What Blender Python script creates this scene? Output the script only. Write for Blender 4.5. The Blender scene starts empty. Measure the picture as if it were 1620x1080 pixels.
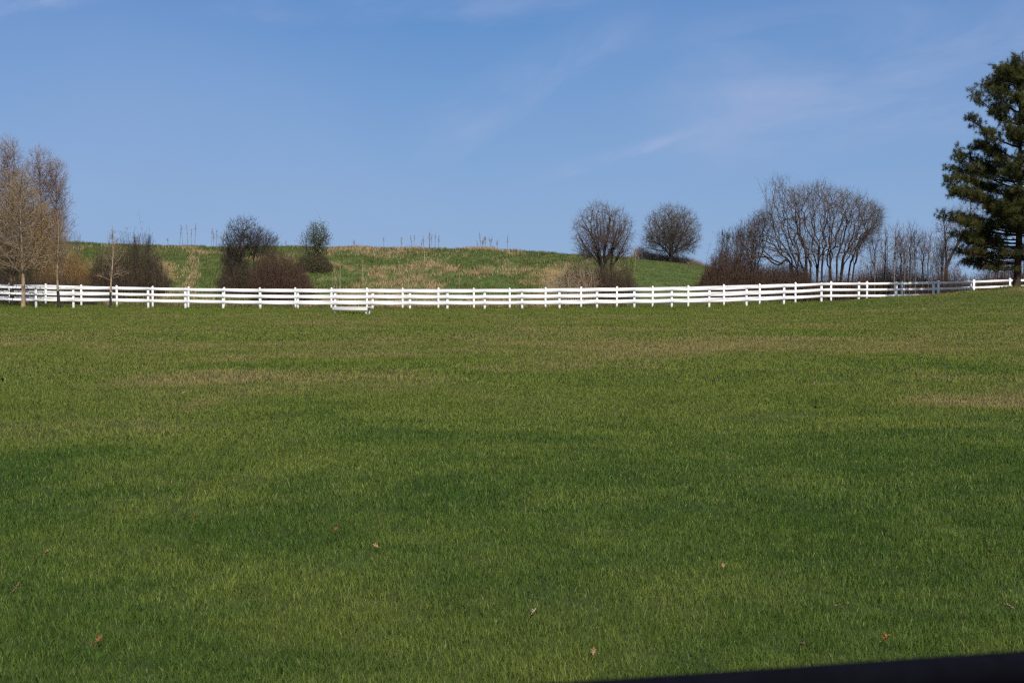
import bpy, math
import numpy as np
from math import radians as R

# ------------------------------------------------------------------ camera, sky, sun, exposure
S = bpy.context.scene
COL = S.collection
F = 2250.0                      # focal length in pixels of the 1620 px wide photograph
HZ = 449.0                      # image row of the horizon
EYE = 1.55                      # height of the eye above the lawn
cam_d = bpy.data.cameras.new('camera')
cam = bpy.data.objects.new('camera', cam_d)
COL.objects.link(cam)
cam.location = (0, 0, EYE)
cam.rotation_euler = (R(90) - math.atan((540 - HZ) / F), 0, 0)
cam_d.sensor_width = 36.0
cam_d.lens = F / 1620 * 36.0
cam_d.clip_start = 0.05
cam_d.clip_end = 8000
cam_d.dof.use_dof = True
cam_d.dof.focus_distance = 14.0
cam_d.dof.aperture_fstop = 10.0
S.camera = cam

SUN_EL, SUN_AZ = 47.0, 17.0      # degrees above the horizon, degrees to the right of straight behind the camera
sd = np.array([math.sin(R(SUN_AZ)) * math.cos(R(SUN_EL)), -math.cos(R(SUN_AZ)) * math.cos(R(SUN_EL)), math.sin(R(SUN_EL))])

W = bpy.data.worlds.new('World')
S.world = W
W.use_nodes = True


class NT:
    """small helper round a node tree"""
    def __init__(s, nt):
        s.nt = nt

    def n(s, t, **kw):
        nd = s.nt.nodes.new(t)
        for k, v in kw.items():
            setattr(nd, k, v)
        return nd

    def link(s, a, b):
        s.nt.links.new(a, b)

    def put(s, sock, v):
        if isinstance(v, bpy.types.NodeSocket):
            s.link(v, sock)
        elif v is not None:
            if hasattr(sock.default_value, '__len__') and len(sock.default_value) == 4 and len(v) == 3:
                v = (*v, 1)
            sock.default_value = v

    def math(s, op, a, b=None, c=None, clamp=False):
        nd = s.n('ShaderNodeMath', operation=op, use_clamp=clamp)
        s.put(nd.inputs[0], a)
        if b is not None:
            s.put(nd.inputs[1], b)
        if c is not None:
            s.put(nd.inputs[2], c)
        return nd.outputs[0]

    def mix(s, f, a, b, mode='MIX'):
        nd = s.n('ShaderNodeMix', data_type='RGBA', blend_type=mode)
        s.put(nd.inputs[0], f)
        s.put(nd.inputs[6], a)
        s.put(nd.inputs[7], b)
        return nd.outputs[2]

    def noise(s, vec, scale, detail=3, rough=0.55, dist=0.0):
        nd = s.n('ShaderNodeTexNoise')
        if vec is not None:
            s.link(vec, nd.inputs['Vector'])
        nd.inputs['Scale'].default_value = scale
        nd.inputs['Detail'].default_value = detail
        nd.inputs['Roughness'].default_value = rough
        nd.inputs['Distortion'].default_value = dist
        return nd.outputs[0]

    def ramp(s, v, lo, hi, a=0.0, b=1.0, smooth=True):
        nd = s.n('ShaderNodeMapRange', clamp=True)
        if smooth:
            nd.interpolation_type = 'SMOOTHSTEP'
        s.put(nd.inputs[0], v)
        nd.inputs[1].default_value = lo
        nd.inputs[2].default_value = hi
        nd.inputs[3].default_value = a
        nd.inputs[4].default_value = b
        return nd.outputs[0]


wt = NT(W.node_tree)
W.node_tree.nodes.clear()
sky = wt.n('ShaderNodeTexSky', sky_type='NISHITA')
sky.sun_disc = False
sky.sun_elevation = R(SUN_EL)
sky.sun_rotation = R(180 - SUN_AZ)
sky.altitude = 300
sky.air_density = 1.0
sky.dust_density = 0.35
sky.ozone_density = 2.2
tc = wt.n('ShaderNodeTexCoord')
sep = wt.n('ShaderNodeSeparateXYZ')
wt.link(tc.outputs['Generated'], sep.inputs[0])
az = wt.math('ARCTAN2', sep.outputs[0], sep.outputs[1])
el = wt.math('ARCSINE', sep.outputs[2])
comb = wt.n('ShaderNodeCombineXYZ')
wt.link(az, comb.inputs[0])
wt.link(el, comb.inputs[1])


def streak(x0, y0, x1, y1, width, power, nscale):
    """thin cirrus lying along a great-circle-like line between two sky directions"""
    a0, e0, a1, e1 = (x0 - 810) / F, (HZ - y0) / F, (x1 - 810) / F, (HZ - y1) / F
    L = math.hypot(a1 - a0, e1 - e0)
    ux, uy = (a1 - a0) / L, (e1 - e0) / L
    da = wt.math('SUBTRACT', az, a0)
    de = wt.math('SUBTRACT', el, e0)
    t = wt.math('ADD', wt.math('MULTIPLY', da, ux), wt.math('MULTIPLY', de, uy))
    d = wt.math('ADD', wt.math('MULTIPLY', da, -uy), wt.math('MULTIPLY', de, ux))
    cv = wt.n('ShaderNodeCombineXYZ')
    wt.link(wt.math('MULTIPLY', t, 7.0), cv.inputs[0])
    wt.link(wt.math('MULTIPLY', d, 26.0), cv.inputs[1])
    nz = wt.noise(cv.outputs[0], nscale, 5, 0.6, 0.6)
    dn = wt.math('ADD', d, wt.math('MULTIPLY', wt.math('SUBTRACT', nz, 0.5), width * 1.2))
    g = wt.math('ABSOLUTE', wt.math('DIVIDE', dn, width))
    g = wt.ramp(g, 0.0, 1.0, 1.0, 0.0)
    along = wt.math('MULTIPLY', wt.ramp(t, -0.25 * L, 0.2 * L), wt.ramp(t, 0.75 * L, 1.3 * L, 1, 0))
    return wt.math('MULTIPLY', wt.math('MULTIPLY', g, along), wt.math('MULTIPLY', wt.ramp(nz, 0.25, 0.75), power))


cirrus = streak(880, 275, 1090, 214, 0.0065, 0.26, 3.0)
for a in ((-40, 60, 230, -4, 0.012, 0.26, 3.0), (690, 215, 980, 50, 0.026, 0.20, 1.4), (1080, 125, 1720, 40, 0.070, 0.34, 0.7),
          (1060, 215, 1600, 180, 0.036, 0.20, 0.9), (380, 20, 900, 10, 0.018, 0.20, 1.2), (-60, -60, 500, -260, 0.05, 0.5, 2.0),
          (900, -90, 1900, -260, 0.06, 0.5, 2.0)):
    cirrus = wt.math('ADD', cirrus, streak(*a))
veil = wt.ramp(wt.noise(comb.outputs[0], 3.0, 4, 0.5), 0.35, 0.8, 0.0, 0.14)
cirrus = wt.math('MINIMUM', wt.math('ADD', cirrus, veil), 0.8)
skyc = wt.n('ShaderNodeHueSaturation')
skyc.inputs['Saturation'].default_value = 1.2
wt.link(sky.outputs[0], skyc.inputs['Color'])
low = wt.ramp(el, 0.0, 0.19, 0.85, 0.0, False)      # paler air towards the horizon
skycol = wt.mix(low, skyc.outputs[0], (1.95, 2.72, 3.85, 1))
behind = wt.math('MULTIPLY', wt.ramp(sep.outputs[1], 0.0, -0.7, 0.0, 0.65), wt.ramp(wt.noise(tc.outputs['Generated'], 2.2, 5, 0.6), 0.3, 0.6, 0.6, 1.0))
skycol = wt.mix(behind, skycol, (3.2, 3.3, 3.5, 1))      # unseen white veil behind the camera, added to make shade less blue
skycol = wt.mix(cirrus, skycol, (3.1, 3.3, 4.6, 1))
bg = wt.n('ShaderNodeBackground')
bg.inputs[1].default_value = 0.12
wt.link(skycol, bg.inputs[0])
up = wt.n('ShaderNodeVectorMath', operation='MULTIPLY_ADD')
wt.link(tc.outputs['Generated'], up.inputs[0])
up.inputs[1].default_value = (1, 1, 0.80)
up.inputs[2].default_value = (0, 0, 0.33)
nrm = wt.n('ShaderNodeVectorMath', operation='NORMALIZE')
wt.link(up.outputs[0], nrm.inputs[0])
wt.link(nrm.outputs[0], sky.inputs['Vector'])
wo = wt.n('ShaderNodeOutputWorld')
wt.link(bg.outputs[0], wo.inputs[0])

sun_d = bpy.data.lights.new('sun', 'SUN')
sun_d.energy = 4.2
sun_d.angle = R(0.53)
sun_d.color = (1.0, 0.95, 0.87)
sun = bpy.data.objects.new('sun', sun_d)
COL.objects.link(sun)
sun.rotation_euler = (R(90 - SUN_EL), 0, R(SUN_AZ))
sun.location = (30, -60, 80)

S.view_settings.view_transform = 'Standard'
S.view_settings.look = 'None'
S.view_settings.gamma = 1.0
S.view_settings.exposure = 0.45
S.cycles.use_denoising = False
S.cycles.filter_width = 1.25
S.cycles.sample_clamp_indirect = 4.0
S.cycles.max_bounces = 6
S.cycles.transparent_max_bounces = 4

rng = np.random.default_rng(7)


# ------------------------------------------------------------------ helpers
def px(x, y, Y):
    """the point at distance Y seen at pixel (x, y) of the photograph"""
    return np.array([(x - 810) / F * Y, Y, EYE - (y - HZ) / F * Y])


def pX(x, Y):
    return (x - 810) / F * Y


def sstep(a, b, v):
    t = np.clip((v - a) / (b - a), 0, 1)
    return t * t * (3 - 2 * t)


def _hash(ix, iy, seed):
    h = (ix.astype(np.int64) * 374761393 + iy.astype(np.int64) * 668265263 + seed * 974711) & 0x7fffffff
    h = ((h ^ (h >> 13)) * 1274126177) & 0x7fffffff
    return ((h ^ (h >> 16)) & 0xffff) / 65535.0


def vnoise(x, y, scale, seed=0, octaves=3):
    out = np.zeros_like(x, float)
    amp, tot = 1.0, 0.0
    x = np.asarray(x) * scale
    y = np.asarray(y) * scale
    for o in range(octaves):
        ix, iy = np.floor(x), np.floor(y)
        fx, fy = x - ix, y - iy
        fx, fy = fx * fx * (3 - 2 * fx), fy * fy * (3 - 2 * fy)
        s = seed + o * 17
        v = (_hash(ix, iy, s) * (1 - fx) + _hash(ix + 1, iy, s) * fx) * (1 - fy) + (_hash(ix, iy + 1, s) * (1 - fx) + _hash(ix + 1, iy + 1, s) * fx) * fy
        out += v * amp
        tot += amp
        amp *= 0.5
        x, y = x * 2.03 + 5.2, y * 2.03 + 1.7
    return out / tot


def mesh_np(name, verts, quads=None, tris=None, mat=None, parent=None, attrs=None, smooth=False, loc=(0, 0, 0)):
    """link ONE mesh object made from arrays"""
    me = bpy.data.meshes.new(name)
    verts = np.asarray(verts, np.float32)
    me.vertices.add(len(verts))
    me.vertices.foreach_set('co', verts.ravel())
    q = np.zeros((0, 4), np.int32) if quads is None else np.asarray(quads, np.int32)
    t = np.zeros((0, 3), np.int32) if tris is None else np.asarray(tris, np.int32)
    nl = q.size + t.size
    me.loops.add(nl)
    me.loops.foreach_set('vertex_index', np.concatenate([q.ravel(), t.ravel()]))
    me.polygons.add(len(q) + len(t))
    starts = np.concatenate([np.arange(len(q)) * 4, q.size + np.arange(len(t)) * 3]).astype(np.int32)
    tot = np.concatenate([np.full(len(q), 4), np.full(len(t), 3)]).astype(np.int32)
    me.polygons.foreach_set('loop_start', starts)
    me.polygons.foreach_set('loop_total', tot)
    if smooth:
        me.polygons.foreach_set('use_smooth', np.ones(len(q) + len(t), bool))
    if attrs:
        for k, v in attrs.items():
            a = me.attributes.new(k, 'FLOAT', 'POINT')
            a.data.foreach_set('value', np.asarray(v, np.float32))
    me.update(calc_edges=True)
    me.validate()
    o = bpy.data.objects.new(name, me)
    COL.objects.link(o)
    o.location = loc
    if mat:
        me.materials.append(mat)
    if parent is not None:
        o.parent = parent
    return o


def tag(o, label, cat, group=None, kind=None):
    o['label'] = label
    o['category'] = cat
    if group:
        o['group'] = group
    if kind:
        o['kind'] = kind
    return o


def thing(name, label, cat, loc, group=None):
    o = bpy.data.objects.new(name, None)
    COL.objects.link(o)
    o.location = tuple(float(v) for v in loc)
    o.empty_display_size = 0.3
    return tag(o, label, cat, group)


def tubes(P, Rr, k):
    """tubes along N polylines of m points: P (N,m,3), Rr (N,m), k sides"""
    N, m, _ = P.shape
    T = P[:, -1] - P[:, 0]
    T /= np.linalg.norm(T, axis=1, keepdims=True) + 1e-9
    ref = np.where(np.abs(T[:, 2:3]) > 0.9, np.array([[1.0, 0, 0]]), np.array([[0, 0, 1.0]]))
    U = np.cross(T, ref)
    U /= np.linalg.norm(U, axis=1, keepdims=True) + 1e-9
    V = np.cross(T, U)
    a = np.arange(k) / k * 2 * np.pi
    ring = U[:, None, :] * np.cos(a)[None, :, None] + V[:, None, :] * np.sin(a)[None, :, None]
    vs = P[:, :, None, :] + ring[:, None, :, :] * Rr[:, :, None, None]
    idx = np.arange(N * m * k).reshape(N, m, k)
    nx = np.roll(idx, -1, axis=2)
    q = np.stack([idx[:, :-1], nx[:, :-1], nx[:, 1:], idx[:, 1:]], axis=-1).reshape(-1, 4)
    return vs.reshape(-1, 3), q


class Bag:
    """collects tubes and faces for one mesh"""
    def __init__(s):
        s.v, s.q, s.t, s.n, s.a = [], [], [], 0, []

    def add(s, v, q=None, t=None, tint=0.5):
        v = np.asarray(v, float)
        if q is not None and len(q):
            s.q.append(np.asarray(q) + s.n)
        if t is not None and len(t):
            s.t.append(np.asarray(t) + s.n)
        s.v.append(v)
        s.a.append(np.broadcast_to(np.asarray(tint, float), (len(v),)))
        s.n += len(v)

    def box(s, c, d, rz=0.0, bev=0.0):
        """box with chamfered vertical and top edges"""
        x, y, z = d[0] / 2, d[1] / 2, d[2] / 2
        b = min(bev, x * .9, y * .9, z * .9)
        if b <= 0:
            v = np.array([[sx * x, sy * y, sz * z] for sz in (-1, 1) for sx, sy in ((-1, -1), (1, -1), (1, 1), (-1, 1))])
            rings = [list(range(4)), list(range(4, 8))]
        else:
            def oct_(xx, yy, zz, bb):
                return [[-xx + bb, -yy, zz], [xx - bb, -yy, zz], [xx, -yy + bb, zz], [xx, yy - bb, zz], [xx - bb, yy, zz], [-xx + bb, yy, zz], [-xx, yy - bb, zz], [-xx, -yy + bb, zz]]
            v = np.array(oct_(x - b, y - b, -z, b * .5) + oct_(x, y, -z + b, b) + oct_(x, y, z - b, b) + oct_(x - b, y - b, z, b * .5))
            rings = [list(range(i * 8, i * 8 + 8)) for i in range(4)]
        q = []
        k = len(rings[0])
        for a, c2 in zip(rings[:-1], rings[1:]):
            q += [[a[i], a[(i + 1) % k], c2[(i + 1) % k], c2[i]] for i in range(k)]
        t = []
        for r_, flip in ((rings[0], True), (rings[-1], False)):
            for i in range(1, k - 1):
                f = [r_[0], r_[i], r_[i + 1]]
                t.append(f[::-1] if flip else f)
        ca, sa = math.cos(rz), math.sin(rz)
        v = np.stack([v[:, 0] * ca - v[:, 1] * sa, v[:, 0] * sa + v[:, 1] * ca, v[:, 2]], 1) + np.asarray(c, float)
        s.add(v, q, t)

    def build(s, name, mat, parent=None, loc=(0, 0, 0), smooth=False):
        v = np.concatenate(s.v) - np.asarray(loc, float)
        if parent is not None:
            v = np.concatenate(s.v) - np.asarray(parent.location, float)
            loc = (0, 0, 0)
        q = np.concatenate(s.q) if s.q else None
        t = np.concatenate(s.t) if s.t else None
        return mesh_np(name, v, q, t, mat, parent, {'tint': np.concatenate(s.a)}, smooth, loc)


# ------------------------------------------------------------------ materials
def new_mat(name):
    m = bpy.data.materials.new(name)
    m.use_nodes = True
    m.node_tree.nodes.clear()
    return m, NT(m.node_tree)


def finish(t, color, rough=0.7, transl=0.0, tcolor=None, spec=0.3, bump=None, coat=0.0):
    b = t.n('ShaderNodeBsdfPrincipled')
    t.put(b.inputs['Base Color'], color)
    t.put(b.inputs['Roughness'], rough)
    b.inputs['Specular IOR Level'].default_value = spec
    b.inputs['Coat Weight'].default_value = coat
    if bump is not None:
        bn = t.n('ShaderNodeBump')
        bn.inputs['Strength'].default_value = bump[1]
        bn.inputs['Distance'].default_value = bump[2]
        t.link(bump[0], bn.inputs['Height'])
        t.link(bn.outputs[0], b.inputs['Normal'])
    out = t.n('ShaderNodeOutputMaterial')
    sh = b.outputs[0]
    if transl > 0:
        tr = t.n('ShaderNodeBsdfTranslucent')
        t.put(tr.inputs[0], tcolor if tcolor is not None else color)
        mx = t.n('ShaderNodeMixShader')
        mx.inputs[0].default_value = transl
        t.link(sh, mx.inputs[1])
        t.link(tr.outputs[0], mx.inputs[2])
        sh = mx.outputs[0]
    t.link(sh, out.inputs[0])


def pos(t):
    return t.n('ShaderNodeNewGeometry').outputs['Position']


def attr(t, n='tint'):
    return t.n('ShaderNodeAttribute', attribute_name=n).outputs['Fac']


def lawn_color(t):
    """where the turf is lush, yellowing or dry: a map laid out over the ground itself"""
    p = pos(t)
    sp = t.n('ShaderNodeSeparateXYZ')
    t.link(p, sp.inputs[0])
    y = sp.outputs[1]
    big = t.noise(p, 0.17, 7, 0.68, 0.9)
    mid = t.noise(p, 0.8, 6, 0.7, 0.6)
    fine = t.noise(p, 5.0, 3, 0.6)
    fld = t.math('MULTIPLY', t.ramp(y, 10.0, 24.0, -0.10, 0.50), t.ramp(y, 60.0, 88.0, 1.0, 0.72))
    near = t.ramp(y, 5.0, 8.5, 0.14, 0.0)
    dry = t.math('ADD', t.math('ADD', fld, near), t.math('MULTIPLY', t.math('SUBTRACT', big, 0.5), 1.9))
    dry = t.math('ADD', dry, t.math('MULTIPLY', t.math('SUBTRACT', mid, 0.5), 1.2))
    dry = t.math('ADD', dry, 0.16)

    def patch(x0, y0, rx, ry, amt):
        dx = t.math('DIVIDE', t.math('SUBTRACT', sp.outputs[0], x0), rx)
        dy = t.math('DIVIDE', t.math('SUBTRACT', y, y0), ry)
        d = t.math('ADD', t.math('MULTIPLY', dx, dx), t.math('MULTIPLY', dy, dy))
        d = t.math('ADD', d, t.math('MULTIPLY', t.math('SUBTRACT', mid, 0.5), 2.2))
        return t.ramp(d, 0.1, 1.2, amt, 0.0)
    for a in ((-4.4, 14.8, 2.8, 1.9, 0.38), (6.6, 18.3, 2.0, 1.5, 0.42), (1.6, 34, 4.5, 5.0, 0.3), (8.5, 37, 5, 6, 0.3), (-3.5, 22, 2.6, 2.6, 0.25), (31.6, 84.5, 2.2, 2.2, 0.9), (-1.0, 17.0, 1.2, 1.4, 0.2)):
        dry = t.math('ADD', dry, patch(*a))
    for a in ((2.4, 23.5, 4.5, 3.0, -0.25), (-3.0, 27, 3.5, 2.5, -0.28), (9.0, 27, 6, 3.0, -0.3)):
        dry = t.math('ADD', dry, t.math('MULTIPLY', patch(*a[:4], 1.0), a[4]))
    c = t.mix(t.ramp(dry, -0.15, 0.45), (0.050, 0.103, 0.014), (0.140, 0.172, 0.030))
    c = t.mix(t.ramp(dry, 0.45, 1.1), c, (0.260, 0.205, 0.080))
    br = t.math('ADD', t.ramp(fine, 0.25, 0.75, 0.85, 1.12), t.math('MULTIPLY', t.math('SUBTRACT', mid, 0.5), 0.5))
    return c, br, dry


def M_grass():
    m, t = new_mat('turf blades')
    c, br, dry = lawn_color(t)
    tn = attr(t)
    c = t.mix(t.ramp(tn, 0.0, 0.5, 0.65, 0.0), c, (0.034, 0.072, 0.009))
    c = t.mix(t.ramp(tn, 0.5, 0.93, 0.0, 0.5), c, (0.175, 0.220, 0.058))
    c = t.mix(t.ramp(tn, 0.975, 0.98, 0.0, 0.6, False), c, (0.30, 0.26, 0.11))
    brn = t.n('ShaderNodeCombineXYZ')
    for i in range(3):
        t.link(br, brn.inputs[i])
    c = t.mix(1.0, c, brn.outputs[0], 'MULTIPLY')
    finish(t, c, 0.7, 0.32, spec=0.06)
    return m


def M_ground():
    m, t = new_mat('turf thatch')
    c, br, dry = lawn_color(t)
    p = pos(t)
    fine = t.noise(p, 30.0, 4, 0.7)
    c = t.mix(t.ramp(fine, 0.3, 0.7, 0.2, 0.55), t.mix(0.6, c, (0.008, 0.016, 0.004)), (0.040, 0.040, 0.018))
    finish(t, c, 0.9, spec=0.1, bump=(fine, 0.6, 0.02))
    return m


def M_hill():
    m, t = new_mat('rough hill turf')
    p = pos(t)
    a = t.noise(p, 0.22, 5, 0.62, 0.5)
    b = t.noise(p, 1.6, 5, 0.65)
    f = t.noise(p, 9.0, 3, 0.6)
    sp = t.n('ShaderNodeSeparateXYZ')
    t.link(p, sp.inputs[0])
    c = t.mix(t.ramp(b, 0.35, 0.65), (0.040, 0.070, 0.018), (0.085, 0.105, 0.030))
    dryf = t.math('MULTIPLY', t.ramp(a, 0.52, 0.66), t.ramp(sp.outputs[0], 7.5, 10.0, 1.0, 0.12))
    c = t.mix(dryf, c, (0.21, 0.145, 0.070))
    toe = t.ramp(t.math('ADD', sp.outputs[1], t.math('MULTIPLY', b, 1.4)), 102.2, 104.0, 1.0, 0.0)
    c = t.mix(toe, c, t.mix(f, (0.028, 0.019, 0.014), (0.12, 0.07, 0.05)))  # litter brown, darkened to paint in the shade under the bushes
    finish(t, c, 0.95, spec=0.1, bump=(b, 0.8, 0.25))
    return m


def M_hillgrass():
    m, t = new_mat('hill grass blades')
    tn = attr(t)
    c = t.mix(t.ramp(tn, 0.0, 0.45, smooth=False), (0.048, 0.082, 0.020), (0.140, 0.150, 0.050))
    c = t.mix(t.ramp(tn, 0.48, 0.62), c, (0.29, 0.205, 0.105))
    c = t.mix(t.ramp(tn, 0.7, 1.0), c, (0.50, 0.36, 0.22))
    finish(t, c, 0.8, 0.2, spec=0.1)
    return m


def M_bark(name, a, b, scale=6.0, rough=0.9):
    m, t = new_mat(name)
    p = pos(t)
    mp = t.n('ShaderNodeVectorMath', operation='MULTIPLY')
    t.link(p, mp.inputs[0])
    mp.inputs[1].default_value = (1, 1, 0.3)
    n = t.noise(mp.outputs[0], scale, 5, 0.65)
    c = t.mix(t.ramp(n, 0.3, 0.7), a, b)
    tn = attr(t)
    c = t.mix(t.ramp(tn, 0.0, 1.0, 0.65, 0.0, False), c, tuple(x * 0.45 for x in a))
    finish(t, c, rough, spec=0.15, bump=(n, 0.5, 0.03))
    return m


def M_leafy(name, a, b, transl=0.25, rough=0.6):
    m, t = new_mat(name)
    tn = attr(t)
    c = t.mix(tn, a, b)
    finish(t, c, rough, transl, spec=0.08)
    return m


def M_white(name, col, dirt):
    m, t = new_mat(name)
    p = pos(t)
    n = t.noise(p, 1.3, 5, 0.65)
    f = t.noise(p, 14.0, 4, 0.6)
    c = t.mix(t.ramp(n, 0.50, 0.8, 0.0, 0.22), col, dirt)
    c = t.mix(t.ramp(f, 0.62, 0.8, 0.0, 0.25), c, dirt)
    finish(t, c, 0.42, spec=0.4, bump=(f, 0.08, 0.004))
    return m


def M_plain(name, col, rough, spec=0.4, coat=0.0, scale=40.0):
    m, t = new_mat(name)
    n = t.noise(pos(t), scale, 4, 0.6)
    c = t.mix(t.ramp(n, 0.3, 0.7), tuple(x * 0.8 for x in col), tuple(x * 1.15 for x in col))
    finish(t, c, rough, spec=spec, coat=coat, bump=(n, 0.15, 0.001))
    return m


MG = M_grass()
MGR = M_ground()
MH = M_hill()
MHG = M_hillgrass()
MW1 = M_white('white vinyl', (0.82, 0.80, 0.78), (0.55, 0.53, 0.47))
MW2 = M_white('white vinyl of the bench', (0.66, 0.64, 0.60), (0.34, 0.32, 0.27))
B_TAN = M_bark('tan bark', (0.22, 0.158, 0.098), (0.36, 0.27, 0.175))
B_PINK = M_bark('pinkish budding twigs', (0.20, 0.145, 0.13), (0.33, 0.25, 0.22))
B_GOLD = M_bark('golden brown twigs', (0.19, 0.112, 0.046), (0.33, 0.205, 0.090))
B_GREY = M_bark('grey brown bark', (0.040, 0.030, 0.027), (0.10, 0.076, 0.065))
B_GREYL = M_bark('light grey brown twigs', (0.10, 0.076, 0.068), (0.20, 0.155, 0.135))
B_DARK = M_bark('dark brown twigs', (0.060, 0.044, 0.030), (0.130, 0.097, 0.066))
B_RED = M_bark('red brown brambles', (0.060, 0.038, 0.027), (0.145, 0.090, 0.062))
B_OLIVE = M_bark('olive grey twigs', (0.080, 0.070, 0.050), (0.16, 0.14, 0.10))
B_UMBER = M_bark('grey umber twigs', (0.090, 0.072, 0.058), (0.180, 0.145, 0.118))
B_STALK = M_bark('dead brown stalks', (0.17, 0.115, 0.095), (0.30, 0.215, 0.175))
B_STRAW = M_bark('straw coloured stems', (0.28, 0.20, 0.125), (0.46, 0.36, 0.23))
B_PINE = M_bark('dark pine bark', (0.030, 0.022, 0.018), (0.075, 0.052, 0.040))
B_BLACK = M_bark('dark lower bark', (0.022, 0.018, 0.020), (0.05, 0.042, 0.04))
L_PINE = M_leafy('pine needles', (0.020, 0.028, 0.009), (0.110, 0.104, 0.028), 0.15, 0.6)
L_PBROWN = M_leafy('dead pine needles', (0.07, 0.038, 0.018), (0.16, 0.085, 0.04), 0.15, 0.7)
L_GREEN = M_leafy('young green leaves', (0.048, 0.076, 0.022), (0.120, 0.155, 0.045))
L_BUD = M_leafy('pinkish buds', (0.22, 0.145, 0.125), (0.36, 0.26, 0.225))
L_BROWN = M_leafy('old brown leaves', (0.085, 0.045, 0.032), (0.20, 0.115, 0.080))
L_GOLD = M_leafy('golden catkins', (0.20, 0.125, 0.04), (0.34, 0.25, 0.09))

# ------------------------------------------------------------------ terrain
_fx = np.array([-80, 5, 63, 122, 183, 300, 450, 600, 730, 885, 985, 1122, 1181, 1241, 1301, 1361, 1421, 1480, 1700])
_fy = np.array([485, 485.5, 487, 487.6, 487, 488, 488.6, 489, 489.3, 488, 487, 486, 484.2, 481.5, 478, 477.5, 477, 476, 474])
_rx = np.array([-80, 25, 82, 137, 193, 248, 330, 416, 690, 805, 917, 1028, 1086, 1141, 1197, 1253, 1310, 1367, 1480, 1595, 1700])
_ry = np.array([480, 481.5, 482.4, 484, 485, 486.2, 487.5, 488.3, 488.8, 488.8, 487, 486, 485, 483.5, 482, 480.5, 478.5, 478.6, 477.5, 473.5, 472])
_mx = np.array([-80, 900, 1122, 1200, 1250, 1310, 1361, 1421, 1480, 1538, 1595, 1700, 1850])
_my = np.array([491.5, 491.5, 489.5, 486.5, 483.5, 478.3, 474, 470, 466, 459.5, 455, 450, 452])
YF, YR, YM = 93.0, 98.5, 87.5


def _prof(xs, ys, Y, X):
    return np.interp(X, pX(xs, Y), EYE - (ys - HZ) / F * Y)


def ground_z(X, Y):
    X = np.asarray(X, float)
    Y = np.asarray(Y, float)
    rows = [0, 52, 74, YM, YF, YR, 104, 140, 400]
    zm = _prof(_mx, _my, YM, X)
    zs = [np.zeros_like(X), np.zeros_like(X), np.maximum(zm, 0) * 0.42, zm, _prof(_fx, _fy, YF, X), _prof(_rx, _ry, YR, X),
          _prof(_rx, _ry, YR, X) * 0.7, np.zeros_like(X) - 0.2, np.zeros_like(X) - 1.0]
    z = np.where(Y <= rows[0], zs[0], zs[-1])
    for i in range(len(rows) - 1):
        k = (Y >= rows[i]) & (Y <= rows[i + 1])
        t = np.clip((Y - rows[i]) / (rows[i + 1] - rows[i]), 0, 1)
        t = t * t * (3 - 2 * t)
        z = np.where(k, zs[i] * (1 - t) + zs[i + 1] * t, z)
    return z


_cx = np.array([-300, 40, 110, 250, 330, 440, 540, 640, 720, 780, 830, 880, 920, 1000, 1050, 1110, 1140, 1170, 1230, 1290])
_cy = np.array([384, 384, 386.5, 389, 390.5, 391, 393, 395, 395, 397, 401, 403, 404, 409, 413, 420, 426, 432, 452, 475])
YC = 119.0


def hill_z(X, Y):
    X = np.asarray(X, float)
    Y = np.asarray(Y, float)
    crest = np.interp(X, pX(_cx, YC), EYE - (_cy - HZ) / F * YC)
    rise = sstep(101.0, YC, Y) * (1 - sstep(150, 185, Y))
    rise = 0.55 * rise + 0.45 * np.clip((Y - 101.5) / (YC - 101.5), 0, 1) * (1 - sstep(150, 185, Y))
    n = (vnoise(X, Y, 0.3, 3, 3) - 0.5) * 0.9 + (vnoise(X, Y, 1.1, 9, 2) - 0.5) * 0.42
    smooth = 1 - 0.75 * sstep(6, 10, X)
    z = ground_z(X, Y) * 0 + crest * rise + n * smooth * np.clip(rise * 3, 0, 1) * (1 - 0.6 * sstep(112, YC, Y))
    edge = np.minimum(np.minimum(Y - 100.6, 188 - Y), np.minimum(X + 85, 26 - X))
    base = ground_z(X, Y)
    return np.where(edge < 0.3, base - 0.12, np.maximum(base + 0.012, z + base * (1 - rise)))


def top_z(X, Y):
    X = np.asarray(X, float)
    Y = np.asarray(Y, float)
    return np.where((Y > 101) & (Y < 187) & (X > -84) & (X < 25.5), np.maximum(hill_z(X, Y), ground_z(X, Y)), ground_z(X, Y))


def grid(name, xs, ys, zf, mat):
    XX, YY = np.meshgrid(xs, ys)
    Z = zf(XX, YY)
    v = np.stack([XX, YY, Z], -1).reshape(-1, 3)
    nx, ny = len(xs), len(ys)
    i = np.arange(nx * ny).reshape(ny, nx)
    q = np.stack([i[:-1, :-1], i[:-1, 1:], i[1:, 1:], i[1:, :-1]], -1).reshape(-1, 4)
    return mesh_np(name, v, q, None, mat, smooth=True)


far = np.array([64, 72, 90, 130, 200, 400, 900, 2000, 5000])
gx = np.concatenate([-far[::-1], np.arange(-60, 60.1, 1.0), far])
gy = np.concatenate([[-400, -100, -40], np.arange(-20, 125, 1.0), [130, 140, 160, 200, 300, 500, 1000, 2500, 6000]])
o = grid('lawn', gx, gy, ground_z, MGR)
tag(o, 'wide mown green lawn with yellowing patches sloping up at the right', 'lawn', kind='structure')
o = grid('hill', np.arange(-86, 27.1, 0.6), np.arange(100, 190.1, 0.6), hill_z, MH)
tag(o, 'rough grassy bank with tan patches behind the white fences', 'hill', kind='structure')


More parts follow.
